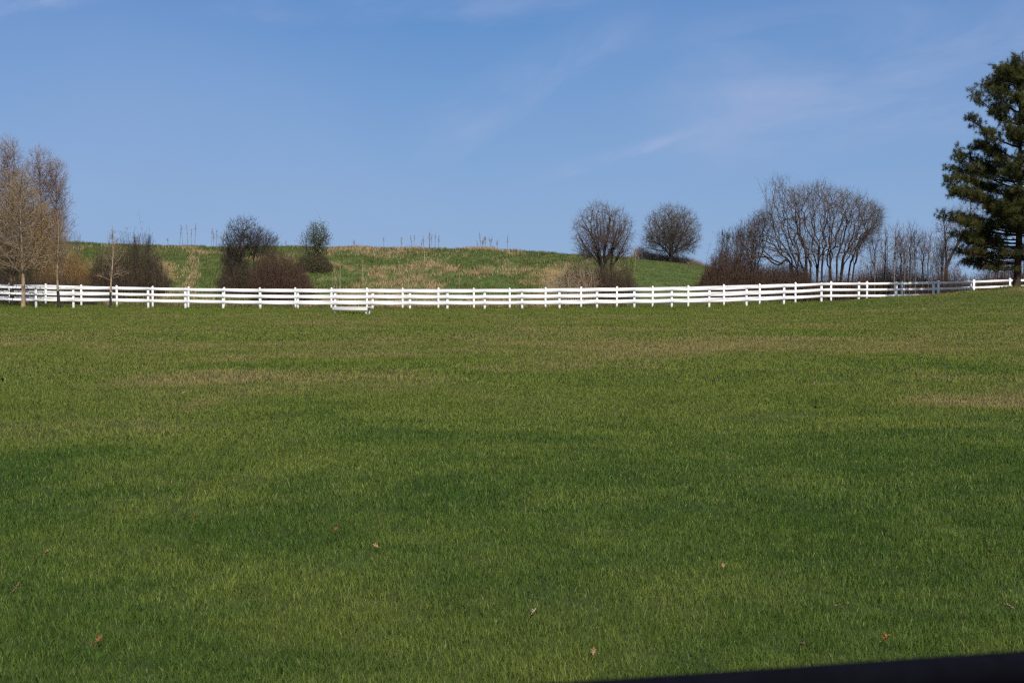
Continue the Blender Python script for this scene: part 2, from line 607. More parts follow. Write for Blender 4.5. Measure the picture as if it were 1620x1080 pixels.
# ------------------------------------------------------------------ grass
def blades(X, Y, Z, L, Wd, lean, tint, rg):
    """curved five-point blades"""
    N = len(X)
    a = rg.uniform(0, 2 * np.pi, N)
    d = rg.uniform(0, 2 * np.pi, N)
    ux, uy = np.cos(a), np.sin(a)
    lx, ly = np.cos(d) * lean, np.sin(d) * lean
    b = np.stack([X, Y, Z], 1)
    w = np.stack([ux * Wd, uy * Wd, np.zeros(N)], 1) * 0.5
    mid = b + np.stack([lx * L * 0.35, ly * L * 0.35, L * 0.58], 1)
    h = np.sqrt(np.clip(1 - lean ** 2, 0.05, 1))
    tip = b + np.stack([lx * L, ly * L, L * h], 1)
    v = np.stack([b - w, b + w, mid + w * 0.8, mid - w * 0.8, tip], 1).reshape(-1, 3)
    i = np.arange(N)[:, None] * 5
    q = i + np.array([[0, 1, 2, 3]])
    t = i + np.array([[3, 2, 4]])
    return v, q, t, np.repeat(tint, 5)


def lawn_blades():
    rg = np.random.default_rng(11)
    bag = Bag()
    for y0, y1, dens, l0, l1, w in ((4.3, 6.6, 10500, 0.018, 0.050, 0.0028), (6.6, 9.5, 6400, 0.018, 0.050, 0.0036), (9.5, 14, 3300, 0.02, 0.052, 0.0051), (14, 22, 1500, 0.024, 0.056, 0.0076),
                                    (22, 38, 520, 0.035, 0.07, 0.0125), (38, 66, 190, 0.04, 0.075, 0.021), (66, 100.6, 110, 0.045, 0.08, 0.028)):
        n = int(dens * (0.396 * (y1 ** 2 - y0 ** 2) + 3.0 * (y1 - y0)))
        Y = np.sqrt(rg.uniform(y0 ** 2, y1 ** 2, n))
        X = rg.uniform(-1, 1, n) * (0.396 * Y + 1.5)
        # tufts: thin the bare gaps, keep the clumps
        cl = vnoise(X, Y, 6.0 if y1 < 20 else 1.5, 5, 2)
        keep = rg.uniform(0, 1, n) < 0.45 + 1.1 * cl
        X, Y, cl = X[keep], Y[keep], cl[keep]
        n = len(X)
        patch = vnoise(X, Y, 0.5, 21, 3)
        L = rg.uniform(l0, l1, n) * (0.62 + 0.55 * cl + 0.35 * patch)
        L = np.where(rg.uniform(0, 1, n) < 0.02, L * 1.8, L)
        lean = np.clip(np.abs(rg.normal(0.54, 0.30, n)), 0.02, 0.96)
        v, q, t, tt = blades(X, Y, ground_z(X, Y) - 0.004, L, w * rg.uniform(0.6, 1.25, n), lean, 0.5 + (rg.uniform(0, 1, n) - 0.5) * (1.0 if y1 < 15 else 0.8 if y1 < 30 else 0.6), rg)
        bag.add(v, q, t, tt)
    # longer untrimmed grass where the mower cannot reach: along the fences, round the bench and the trunks
    spots = []
    for Yf, n in ((YF, 9000), (YR, 9000)):
        x = rg.uniform(-38, 36, n)
        spots.append(np.stack([x, Yf + rg.normal(0, 0.16, n)], 1))
    for sx, yy, n, rad in ((36, 92.2, 260, 0.25), (93, 92.4, 200, 0.2), (176, 92.5, 160, 0.18), (1608, 87.5, 500, 0.5), (530, 73, 160, 0.2), (585, 73, 160, 0.2), (557, 73.1, 260, 0.5)):
        spots.append(np.stack([pX(sx, yy) + rg.normal(0, rad, n), yy + rg.normal(0, rad * 0.7, n)], 1))
    sp_ = np.concatenate(spots)
    n = len(sp_)
    v, q, t, tt = blades(sp_[:, 0], sp_[:, 1], ground_z(sp_[:, 0], sp_[:, 1]) - 0.01, rg.uniform(0.08, 0.24, n) * (0.4 + vnoise(sp_[:, 0], sp_[:, 1], 1.2, 8, 2)), rg.uniform(0.012, 0.026, n),
                         np.clip(np.abs(rg.normal(0.4, 0.25, n)), 0.02, 0.9), rg.uniform(0.1, 1.0, n), rg)
    bag.add(v, q, t, tt)
    o = bag.build('lawn_grass', MG)
    tag(o, 'short green blades of lawn grass covering the whole field', 'grass', kind='stuff')


lawn_blades()


def dry_mask(X, Y):
    """1 where the bank carries dead straw grass, 0 where it is green"""
    Xs = X / Y * F + 810
    n = vnoise(X, Y, 0.45, 40, 4)
    n2 = vnoise(X, Y, 1.7, 44, 3)
    v = 0.9 * n + 0.42 * n2 - 0.26
    for cx, cy, rx, ry, a in ((650, 106.5, 60, 3.0, 0.42), (862, 106, 50, 3.5, 0.42), (770, 103.5, 120, 2.0, 0.25), (560, 118, 50, 2.5, 0.25), (700, 111, 70, 2.0, 0.12), (800, 112, 40, 3, 0.15),
                              (262, 104, 45, 2, 0.3), (305, 112, 14, 2.5, 0.45), (905, 110, 30, 4, 0.2), (770, 120, 40, 2, 0.3), (650, 120, 80, 1.5, 0.1)):
        d = ((Xs - cx) / rx) ** 2 + ((Y - cy) / ry) ** 2
        v = v + a * np.exp(-d)
    for cx, cy, rx, ry, a in ((835, 108, 25, 2.5, 0.5), (740, 106, 40, 1.6, 0.35), (870, 120, 60, 4, 0.4), (350, 110, 60, 5, 0.25), (700, 116, 60, 2, 0.2)):
        d = ((Xs - cx) / rx) ** 2 + ((Y - cy) / ry) ** 2
        v = v - a * np.exp(-d)
    v = v - 0.7 * sstep(985, 1020, Xs) - 0.16 * sstep(113, 116, Y) * (1 - sstep(540, 600, Xs))
    return v


def hill_blades():
    rg = np.random.default_rng(19)
    n = 260000
    Y = 101.6 + 20.5 * rg.uniform(0, 1, n) ** 1.05
    X = rg.uniform(-1, 1, n) * 0.40 * Y
    k = X < 22
    X, Y = X[k], Y[k]
    # gather blades into tussocks
    tx = vnoise(X, Y, 1.4, 60, 2)
    keep = rg.uniform(0, 1, len(X)) < 0.25 + 1.2 * tx
    X, Y, tx = X[keep], Y[keep], tx[keep]
    n = len(X)
    dm = dry_mask(X, Y)
    dry = rg.uniform(0, 1, n) < sstep(0.36, 0.68, dm)
    mown = sstep(985, 1020, X / Y * F + 810)
    L = np.where(dry, rg.uniform(0.14, 0.42, n), rg.uniform(0.10, 0.30, n)) * (0.6 + 0.8 * tx) * (1 - 0.55 * mown)
    tint = np.where(dry, rg.uniform(0.60, 0.95, n), rg.uniform(0.0, 0.47, n) * (0.6 + 0.8 * vnoise(X, Y, 0.6, 70, 2)))
    tint = np.where(~dry & (rg.uniform(0, 1, n) < 0.06), 0.6, tint)
    lean = np.clip(np.abs(rg.normal(0.5, 0.28, n)), 0.02, 0.96)
    Z = np.maximum(hill_z(X, Y), ground_z(X, Y)) - 0.02
    v, q, t, tt = blades(X, Y, Z, L, rg.uniform(0.018, 0.036, n), lean, tint, rg)
    b = Bag()
    b.add(v, q, t, tt)
    o = b.build('hill_grass', MHG)
    tag(o, 'rough green and straw coloured grass on the bank behind the fences', 'grass', kind='stuff')


hill_blades()


# ------------------------------------------------------------------ the two fences
def post_mesh(name, w, h, capped):
    b = Bag()
    b.box((0, 0, h / 2 - 0.2), (w, w, h + 0.4), bev=0.012)
    o = b.build(name, MW1)
    cap = None
    if capped:
        c = Bag()
        c.box((0, 0, h + 0.016), (w + 0.035, w + 0.035, 0.03), bev=0.006)
        s = (w + 0.01) / 2
        v = [[-s, -s, h + 0.0315], [s, -s, h + 0.0315], [s, s, h + 0.0315], [-s, s, h + 0.0315], [0, 0, h + 0.10]]
        c.add(v, None, [[0, 1, 4], [1, 2, 4], [2, 3, 4], [3, 0, 4]])
        cap = c.build('cap', MW1)
    return o, cap


def fence(name, label, Y, x0, x1, step, w, h, rail_tops, rail_h, zf, capped, seed, anchor):
    rg = np.random.default_rng(seed)
    n0 = math.ceil((x0 - anchor) / step)
    n1 = math.floor((x1 - anchor) / step)
    xs = [anchor + i * step for i in range(n0, n1 + 1)]
    P = [(pX(x, Y), Y + rg.normal(0, 0.015)) for x in xs]
    Z = [float(zf(np.array([p[0]]), np.array([Y]))[0]) for p in P]
    root = thing(name, label, 'fence', (P[0][0], Y, Z[0]))
    base = np.array(root.location)
    po, cap = post_mesh('post', w, h, capped)
    for i, (p, z) in enumerate(zip(P, Z)):
        o = po if i == 0 else po.copy()
        if i:
            COL.objects.link(o)
        o.parent = root
        o.location = (p[0] - base[0], p[1] - base[1], z - base[2] + rg.normal(0, 0.006))
        o.rotation_euler = (rg.normal(0, 0.008), rg.normal(0, 0.008), rg.normal(0, 0.03))
        if cap:
            c = cap if i == 0 else cap.copy()
            if i:
                COL.objects.link(c)
            c.parent = o
    fy = -(w / 2 + 0.021) if not capped else 0.0
    th = 0.038
    for i in range(len(P) - 1):
        a, b_ = P[i], P[i + 1]
        e = 0.006 if not capped else -w / 2 + 0.02          # front boards butt on the post faces, rear ones slot into the posts
        for ti, rt in enumerate(rail_tops):
            ja, jb = rg.normal(0, 0.008, 2)
            x_a, x_b = a[0] + (0.004 if not capped else w / 2 - 0.02), b_[0] - (0.004 if not capped else w / 2 - 0.02)
            za, zb = Z[i] + rt + ja, Z[i + 1] + rt + jb
            ya, yb = a[1] + fy, b_[1] + fy
            sag = -abs(rg.normal(0, 0.006))
            v, q = [], []
            for k_ in range(3):
                f_ = k_ / 2
                xx, yy, zz = x_a + (x_b - x_a) * f_, ya + (yb - ya) * f_, za + (zb - za) * f_ + (sag if k_ == 1 else 0)
                c_ = 0.006
                v += [[xx, yy - th / 2, zz - rail_h + c_], [xx, yy - th / 2, zz - c_], [xx, yy - th / 2 + c_, zz], [xx, yy + th / 2 - c_, zz],
                      [xx, yy + th / 2, zz - c_], [xx, yy + th / 2, zz - rail_h + c_], [xx, yy + th / 2 - c_, zz - rail_h], [xx, yy - th / 2 + c_, zz - rail_h]]
            for k_ in range(2):
                q += [[k_ * 8 + j, k_ * 8 + 8 + j, k_ * 8 + 8 + (j + 1) % 8, k_ * 8 + (j + 1) % 8] for j in range(8)]
            t = []
            for s0 in (0, 16):
                t += [[s0, s0 + j, s0 + j + 1] for j in range(1, 7)]
            g = Bag()
            g.add(np.array(v), q, t)
            g.build('rail', MW1, root)
    return root


fence('front_fence', 'white three-board fence nearest the lawn, posts without caps', YF, -75, 1560, 59.12, 0.14, 1.25, (1.225, 0.835, 0.445), 0.145,
      lambda X, Y: _prof(_fx, _fy, YF, X) + np.interp(X, pX(np.array([0, 100, 260, 450, 900, 1122]), YF), [0.15, 0.14, 0.09, 0, 0, 0.03]), False, 3, 648.7)
fence('rear_fence', 'white three-rail fence behind the other one, posts with pointed caps', YR, -70, 1690, 56.45, 0.125, 1.39, (1.375, 0.965, 0.555), 0.15,
      lambda X, Y: _prof(_rx, _ry, YR, X), True, 4, 693.5)

# ------------------------------------------------------------------ low white bench
YB = 73.0
bc = px(557, 497.5, YB)
bz = float(ground_z(np.array([bc[0]]), np.array([YB]))[0])
bench = thing('bench', 'low white backless bench standing on the lawn before the fence', 'bench', (bc[0], YB, bz))
bench.rotation_euler = (0, 0, R(-24))
for dy in (-0.125, 0.125):
    b = Bag()
    b.box((0, dy, 0.350), (2.12, 0.242, 0.045), bev=0.006)
    o = b.build('seat_board', MW2)
    o.parent = bench
b = Bag()
b.box((0, -0.224, 0.255), (2.06, 0.036, 0.135), bev=0.006)
o = b.build('apron', MW2)
o.parent = bench
for sx in (-0.92, 0.92):
    for dy in (-0.15, 0.15):
        b = Bag()
        b.box((sx, dy, 0.135), (0.085, 0.085, 0.37), bev=0.006)
        o = b.build('leg', MW2)
        o.parent = bench
    b = Bag()
    b.box((sx, 0.0, 0.25), (0.04, 0.21, 0.08), bev=0.005)
    o = b.build('cross_brace', MW2)
    o.parent = bench


# ------------------------------------------------------------------ bare trees and shrubs
def sample_env(env, Y, rg, jitter=0.0):
    """points inside ellipsoids given as (x, y, rx, ry, count, shell) in photograph pixels at distance Y"""
    out = []
    for e in env:
        x, y, rx, ry, n, shell = e[:6]
        dy = e[6] if len(e) > 6 else 0.0
        c = px(x, y, Y + dy)
        s = (Y + dy) / F
        d = rg.normal(0, 1, (int(n), 3))
        d /= np.linalg.norm(d, axis=1, keepdims=True)
        r = rg.uniform(0, 1, (int(n), 1)) ** shell
        p = d * r * np.array([rx * s, max(rx, ry * 0.8) * s * 0.85, ry * s]) + c
        out.append(p)
    return np.concatenate(out)


def cluster_tree(base, pts, rg, f0=0.3, f1=0.42, r_tip=0.007, expo=0.42, twig=3, twig_len=(0.2, 0.5), up=0.35, wob=0.12, spread=1.0, start_dir=(0, 0, 1), stiff=0.35, fan=False, inner=1.2, tn=0.75):
    """branching that forks towards ever smaller groups of twig ends; returns lists of segments"""
    seg = []          # p0, ctrl, p1, r0, r1, n
    tw = []           # p0, p1, r
    stack = [(np.asarray(base, float), np.asarray(start_dir, float), pts, 0, r_tip * len(pts) ** expo)]
    while stack:
        p0, d0, ps, lev, r0 = stack.pop()
        n = len(ps)
        if n == 1:
            p1 = ps[0]
            L = np.linalg.norm(p1 - p0)
            c = p0 + d0 * L * 0.4
            c = 0.5 * c + 0.5 * (p0 + p1) / 2 + rg.normal(0, wob * 0.3, 3) * L
            seg.append((p0, c, p1, r0, r_tip * 0.6, 1))
            for _ in range(twig):
                t = rg.uniform(0.15, 1.0)
                b = (1 - t) ** 2 * p0 + 2 * t * (1 - t) * c + t * t * p1
                dr = (p1 - p0) / (L + 1e-6) + rg.normal(0, tn, 3)
                dr[2] += up
                dr /= np.linalg.norm(dr) + 1e-9
                tw.append((b, b + dr * rg.uniform(*twig_len), r_tip * 0.62))
            continue
        # split into two (sometimes three) groups by direction
        rel = ps - p0
        dist = np.linalg.norm(rel, axis=1, keepdims=True) + 1e-6
        feat = rel / dist + rel * (0.02 if fan else 0.12)
        k = 2 if n < 6 or rg.uniform() < 0.7 else 3
        ci = rg.choice(n, k, replace=False)
        # far-apart seeds
        ci[1] = np.argmax(((feat - feat[ci[0]]) ** 2).sum(1))
        C = feat[ci]
        for _ in range(3):
            lab = np.argmin(((feat[:, None] - C[None]) ** 2).sum(2), axis=1)
            for j in range(k):
                if (lab == j).any():
                    C[j] = feat[lab == j].mean(0)
        groups = [ps[lab == j] for j in range(k) if (lab == j).any()]
        if len(groups) == 1:
            h = n // 2
            groups = [ps[:h], ps[h:]]
        for g in groups:
            cen = g.mean(0)
            f = (f0 if lev == 0 else f1) * rg.uniform(0.7, 1.3)
            if fan:
                f = float(np.interp(math.log(len(g)), [0.7, 2.5, 4.0, 5.5, 6.6], [0.45, 0.36, 0.30, 0.20, 0.10])) * rg.uniform(0.7, 1.3)
            if len(g) == 1:
                stack.append((p0, d0, g, lev + 1, min(r0, r_tip)))
                continue
            p1 = p0 + (cen - p0) * min(f, 0.8)
            L = np.linalg.norm(p1 - p0)
            p1 = p1 + rg.normal(0, wob, 3) * L * 0.5
            c = p0 + d0 * L * 0.5
            c = stiff * c + (1 - stiff) * (p0 + p1) / 2 + rg.normal(0, wob * 0.5, 3) * L
            r1 = r_tip * len(g) ** expo
            seg.append((p0, c, p1, min(r0, r1 * 1.25), r1, len(g)))
            if len(g) < 120:
                for _ in range(rg.poisson(L * inner)):           # side twigs along the limbs
                    t = rg.uniform(0.2, 1.0)
                    b = (1 - t) ** 2 * p0 + 2 * t * (1 - t) * c + t * t * p1
                    dr = (p1 - p0) / (L + 1e-6) * 0.6 + rg.normal(0, tn * 0.9, 3)
                    dr[2] += up * 0.7
                    dr /= np.linalg.norm(dr) + 1e-9
                    e = b + dr * rg.uniform(0.3, 0.9)
                    tw.append((b, e, r_tip * 0.8))
                    for _k in range(2):
                        b2 = b + (e - b) * rg.uniform(0.4, 1)
                        tw.append((b2, b2 + (dr + rg.normal(0, 0.6, 3)) * rg.uniform(0.12, 0.35), r_tip * 0.6))
            d1 = p1 - c
            d1 /= np.linalg.norm(d1) + 1e-9
            stack.append((p1, d1, g, lev + 1, r1))
    return seg, tw


def seg_tubes(bag, seg, m, k):
    if not seg:
        return
    p0 = np.array([s[0] for s in seg])
    c = np.array([s[1] for s in seg])
    p1 = np.array([s[2] for s in seg])
    r0 = np.array([s[3] for s in seg])
    r1 = np.array([s[4] for s in seg])
    t = np.linspace(0, 1, m)[None, :, None]
    P = (1 - t) ** 2 * p0[:, None] + 2 * t * (1 - t) * c[:, None] + t ** 2 * p1[:, None]
    Rr = r0[:, None] + (r1 - r0)[:, None] * t[:, :, 0]
    v, q = tubes(P, Rr, k)
    bag.add(v, q, None, np.repeat(rng.uniform(0, 1, len(seg)), m * k))


def twig_tubes(bag, tw):
    if not tw:
        return
    p0 = np.array([s[0] for s in tw])
    p1 = np.array([s[1] for s in tw])
    r = np.array([s[2] for s in tw])
    mid = (p0 + p1) / 2 + rng.normal(0, 0.05, p0.shape) * np.linalg.norm(p1 - p0, axis=1, keepdims=True)
    P = np.stack([p0, mid, p1], 1)
    Rr = np.stack([r, r * 0.8, r * 0.4], 1)
    v, q = tubes(P, Rr, 3)
    bag.add(v, q, None, np.repeat(rng.uniform(0, 1, len(tw)), 9))


def leaf_faces(centers, size, rg, tint=None, flat=0.6):
    """small folded four-point leaves"""
    N = len(centers)
    a = rg.normal(0, 1, (N, 3))
    a /= np.linalg.norm(a, axis=1, keepdims=True)
    b = np.cross(a, rg.normal(0, 1, (N, 3)))
    b /= np.linalg.norm(b, axis=1, keepdims=True) + 1e-9
    s = rg.uniform(size[0], size[1], (N, 1))
    nn = np.cross(a, b)
    v = np.stack([centers, centers + a * s * 0.5 + b * s * 0.3 + nn * s * 0.1, centers + a * s, centers + a * s * 0.5 - b * s * 0.3 + nn * s * 0.1], 1).reshape(-1, 3)
    q = np.arange(N * 4).reshape(N, 4)
    t = rg.uniform(0, 1, N) if tint is None else tint
    return v, q, np.repeat(t, 4)


def woody(name, label, cat, stems, Y, bark, twigmat, seed, group=None, leaves=None, wrap=None, big=14, trunk_name='trunk', **kw):
    """stems: list of (base x px, base Y offset, env list [, start_dir]); the thing is trunk + crown (+ leaves)"""
    rg = np.random.default_rng(seed)
    b0 = stems[0]
    bx = pX(b0[0], Y + b0[1])
    bz = float(top_z(np.array([bx]), np.array([Y + b0[1]]))[0])
    root = thing(name, label, cat, (bx, Y + b0[1], bz), group)
    trunk, crown = Bag(), Bag()
    alltips = []
    for st in stems:
        yy = Y + st[1]
        X = pX(st[0], yy)
        z = float(top_z(np.array([X]), np.array([yy]))[0]) - 0.08
        pts = sample_env(st[2], yy, rg)
        gz = top_z(pts[:, 0], pts[:, 1])
        pts[:, 2] = np.maximum(pts[:, 2], gz + 0.1)
        sdir = st[3] if len(st) > 3 else (0, 0, 1)
        start = np.array([X, yy, z])
        k2 = dict(kw)
        if len(st) > 4:                                      # a clear bole first
            fork = px(st[4][0], st[4][1], yy + (st[4][2] if len(st[4]) > 2 else 0))
            rt = k2.get('r_tip', 0.007) * len(pts) ** k2.get('expo', 0.42)
            seg0 = [(start, (start + fork) / 2 + rg.normal(0, 0.03, 3), fork, rt * 1.35, rt, 9999)]
            seg_tubes(trunk, seg0, 7, 8)
            dd = fork - start
            sdir = dd / np.linalg.norm(dd)
            start = fork
        seg, tw = cluster_tree(start, pts, rg, start_dir=sdir, **k2)
        bigs = [s for s in seg if s[5] >= big]
        small = [s for s in seg if s[5] < big]
        seg_tubes(trunk, bigs, 5, 6)
        if trunk.n:
            trunk.build(trunk_name, bark, root, smooth=True)
            trunk = Bag()
        seg_tubes(crown, small, 4, 3)
        twig_tubes(crown, tw)
        alltips += [t[1] for t in tw]
    if crown.n:
        crown.build('crown', twigmat, root)
    if leaves:
        mat, frac, size, lname = leaves[:4]
        T = np.array(alltips)
        k = rg.uniform(0, 1, len(T)) < frac
        T = T[k] + rg.normal(0, 0.05, (k.sum(), 3))
        if len(leaves) > 4:                                 # only in part of the crown
            T = T[leaves[4](T)]
        v, q, tt = leaf_faces(T, size, rg)
        lb = Bag()
        lb.add(v, q, None, tt)
        lb.build(lname, mat, root)
    if wrap:
        wb = Bag()
        st = stems[0]
        P = np.array([[[bx, Y + st[1], bz - 0.05], [bx + wrap[2], Y + st[1], bz + wrap[0] * 0.5], [bx + wrap[2] * 2, Y + st[1], bz + wrap[0]]]])
        v, q = tubes(P, np.array([[wrap[1] * 1.25, wrap[1], wrap[1]]]), 10)
        wb.add(v, q)
        wb.build('trunk_wrap', B_BLACK, root, smooth=True)
    return root


def leader_tree(name, label, x, Y, ytop, yfirst, env, bark, twigmat, seed, r0=0.10, lean=0.0, ang=(38, 62), wrap=None, leaves=None, group=None, nb=34, r_tip=0.008, twig=4, twig_len=(0.2, 0.5), up=0.7, sx=None):
    """a tree with one straight leader and ascending side branches"""
    rg = np.random.default_rng(seed)
    X = pX(x, Y)
    z = float(top_z(np.array([X]), np.array([Y]))[0])
    root = thing(name, label, 'tree', (X, Y, z), group)
    zt = EYE - (ytop - HZ) / F * Y
    zf = EYE - (yfirst - HZ) / F * Y
    H = zt - z
    t = np.linspace(0, 1, 14)
    P = np.stack([X + lean * H * t + 0.05 * np.sin(t * 7 + seed), Y + 0.05 * np.sin(t * 5 + seed), z - 0.08 + (H + 0.08) * t], 1)
    Rr = r0 * (1 - t) ** 0.85 + 0.008
    Rr[0] *= 1.3
    tb = Bag()
    v, q = tubes(P[None], Rr[None], 9)
    tb.add(v, q, None, 0.85)
    tb.build('trunk', bark, root, smooth=True)
    pts = sample_env(env, Y, rg)
    pts[:, 2] = np.maximum(pts[:, 2], z + 0.5)
    crown = Bag()
    rel = pts[:, :2] - np.array([X, Y])
    hd = np.linalg.norm(rel, axis=1)
    za = pts[:, 2] - hd * np.tan(np.radians(rg.uniform(ang[0], ang[1], len(pts))))
    za = np.clip(za, zf, zt - 0.2)
    bins = np.floor((za - zf) / (zt - zf) * (nb / 4 - 0.01)).astype(int)
    sec = np.floor((np.arctan2(rel[:, 1], rel[:, 0]) + rg.uniform(0, 6.28)) / (2 * np.pi) * 4).astype(int) % 4
    tips = []
    for key in set(zip(bins.tolist(), sec.tolist())):
        k = (bins == key[0]) & (sec == key[1])
        g = pts[k]
        zz = za[k].mean() + rg.uniform(-0.15, 0.15)
        f = np.clip((zz - z) / H, 0, 1)
        st = np.array([np.interp(f, t, P[:, 0]), np.interp(f, t, P[:, 1]), zz])
        dd = g.mean(0) - st
        dd = dd / (np.linalg.norm(dd) + 1e-9)
        seg, tw = cluster_tree(st, g, rg, f0=0.4, f1=0.38, r_tip=r_tip, expo=0.36, twig=twig, twig_len=twig_len, up=up, wob=0.08, start_dir=dd, stiff=0.4)
        seg_tubes(crown, seg, 4, 4)
        twig_tubes(crown, tw)
        tips += [q_[1] for q_ in tw]
    crown.build('crown', twigmat, root)
    if leaves:
        T = np.array(tips)
        k = rg.uniform(0, 1, len(T)) < leaves[1]
        T = T[k] + rg.normal(0, 0.05, (k.sum(), 3))
        if len(leaves) > 4:
            T = T[leaves[4](T)]
        v, q, tt = leaf_faces(T, leaves[2], rg)
        lb = Bag()
        lb.add(v, q, None, tt)
        lb.build(leaves[3], leaves[0], root)
    if wrap:
        wb = Bag()
        n_ = int(np.searchsorted(P[:, 2], z + wrap)) + 1
        tt_ = np.linspace(0, wrap / H, 6)
        W_ = np.stack([np.interp(tt_, t, P[:, i_]) for i_ in range(3)], 1)
        v, q = tubes(W_[None], (np.interp(tt_, t, Rr) + 0.012)[None], 10)
        wb.add(v, q)
        wb.build('trunk_wrap', B_BLACK, root, smooth=True)
    return root


def mound(name, label, prof, Y, depth, n, mat, seed, arch=0.6, leaves=None, twig=5, r=0.008, twig_len=(0.15, 0.45), up=0.1, lo=0.35, cat='shrub', leanx=0.0):
    """a thicket of canes rising from the ground to a profile of (pixel x, pixel y) points"""
    rg = np.random.default_rng(seed)
    xs = np.array([p[0] for p in prof], float)
    ys = np.array([p[1] for p in prof], float)
    xm = (xs[0] + xs[-1]) / 2
    X0 = pX(xm, Y)
    root = thing(name, label, cat, (X0, Y, float(top_z(np.array([X0]), np.array([Y]))[0])))
    yy = Y + rg.uniform(0, depth, n)
    xx = rg.uniform(xs[0], xs[-1], n)
    X = pX(xx, Y)
    Z = top_z(X, yy)
    edge = 1 - 0.55 * np.abs((yy - Y) / depth * 2 - 1) ** 2.5
    tx = xx + rg.normal(0, 1, n) * arch * 9 + leanx * 10
    ztop = EYE - (np.interp(tx, xs, ys) - HZ) / F * Y
    h = np.maximum(ztop - Z, 0.25) * rg.uniform(lo, 1.0, n) ** 0.8 * edge * (0.66 + 0.6 * vnoise(X, yy, 1.3, seed, 3)) * np.where(rg.uniform(0, 1, n) < 0.06, 1.22, 1.0)
    p0 = np.stack([X, yy, Z - 0.06], 1)
    p1 = np.stack([pX(tx, Y), yy + rg.normal(0, 0.25, n) * arch, Z + h], 1)
    c = p0 * 0.5 + p1 * 0.5
    c[:, 2] = Z + h * rg.uniform(0.7, 1.15, n)
    c[:, :2] = p0[:, :2] * 0.7 + p1[:, :2] * 0.3
    b = Bag()
    seg_tubes(b, list(zip(p0, c, p1, r * rg.uniform(0.9, 1.6, n), np.full(n, r * 0.6), np.ones(n))), 5, 3)
    tw = []
    m_ = n * twig * 2
    ii = rg.integers(0, n, m_)
    f = rg.uniform(0.15, 1.0, m_)[:, None]
    q0 = (1 - f) ** 2 * p0[ii] + 2 * f * (1 - f) * c[ii] + f * f * p1[ii]
    d = rg.normal(0, 1, (m_, 3))
    d[:, 2] += up * 0.6
    d /= np.linalg.norm(d, axis=1, keepdims=True)
    q0 = q0 + rg.normal(0, 0.10, (m_, 3)) * np.array([1, 1, 0.6])
    q0[:, 2] = np.maximum(q0[:, 2], top_z(q0[:, 0], q0[:, 1]) + 0.03)
    q1 = q0 + d * rg.uniform(twig_len[0], twig_len[1], (m_, 1))
    q1[:, 2] = np.maximum(q1[:, 2], top_z(q1[:, 0], q1[:, 1]) + 0.02)
    twig_tubes(b, list(zip(q0, q1, np.full(m_, r * 0.6))))
    b.build('canes', mat, root)
    if leaves:
        k = rg.uniform(0, 1, m_) < leaves[1]
        T = q1[k] + rg.normal(0, 0.05, (k.sum(), 3))
        v, q, tt = leaf_faces(T, leaves[2], rg)
        lb = Bag()
        lb.add(v, q, None, tt)
        lb.build(leaves[3], leaves[0], root)
    return root


# left: the tall tan tree and its neighbours, on the lawn side of the fence
hi = lambda z: (lambda T: T[:, 2] > z)
leader_tree('tree', 'tall bare tan-barked tree in front of the fence at the left edge', 36, 92.2, 285, 436,
            [(38, 350, 56, 72, 560, 0.5), (44, 405, 62, 34, 300, 0.5), (38, 300, 32, 38, 140, 0.6)], B_TAN, B_TAN, 101, r0=0.125, nb=44, r_tip=0.0085, twig=4, up=0.6, ang=(32, 60))
leader_tree('tree', 'bare brown tree with a dark trunk between the two fences, left edge', 18, 95.6, 300, 440,
            [(12, 350, 48, 68, 330, 0.5), (8, 412, 52, 30, 220, 0.5)], B_DARK, B_DARK, 102, r0=0.14, nb=40, r_tip=0.0085, twig=4, up=0.5, ang=(30, 55))
leader_tree('tree', 'slender bare tree with a dark lower trunk between the tan tree and the small sapling', 93, 92.4, 345, 438,
            [(95, 400, 22, 40, 170, 0.5), (94, 370, 14, 34, 60, 0.6)], B_TAN, B_TAN, 103, r0=0.085, wrap=1.2, nb=30, r_tip=0.0075, twig=4, up=0.8, ang=(40, 65))
leader_tree('sapling', 'small bare sapling with spreading grey branches before the fence', 176, 92.5, 354, 447,
            [(179, 405, 24, 34, 85, 0.5), (180, 378, 9, 20, 26, 0.6), (152, 434, 12, 4, 5, 0.6), (200, 432, 12, 6, 7, 0.6)], B_TAN, B_TAN, 104, r0=0.062, lean=0.03, wrap=1.1, nb=24, r_tip=0.0075, twig=3, twig_len=(0.15, 0.4), up=0.6, ang=(20, 52))
woody('tree', 'dense golden brown bare tree behind the fence at the left edge', 'tree',
      [(30, 0, [(22, 350, 54, 82, 1100, 0.5), (66, 380, 36, 55, 520, 0.5), (-10, 370, 50, 70, 420, 0.5)], (0, 0, 1)), (60, 0.4, [(72, 372, 34, 52, 380, 0.5)])],
      104.5, B_GOLD, B_GOLD, 105, leaves=(L_GOLD, 0.8, (0.05, 0.12), 'catkins'), f0=0.12, f1=0.3, r_tip=0.008, expo=0.40, twig=5, twig_len=(0.2, 0.6), up=0.5)
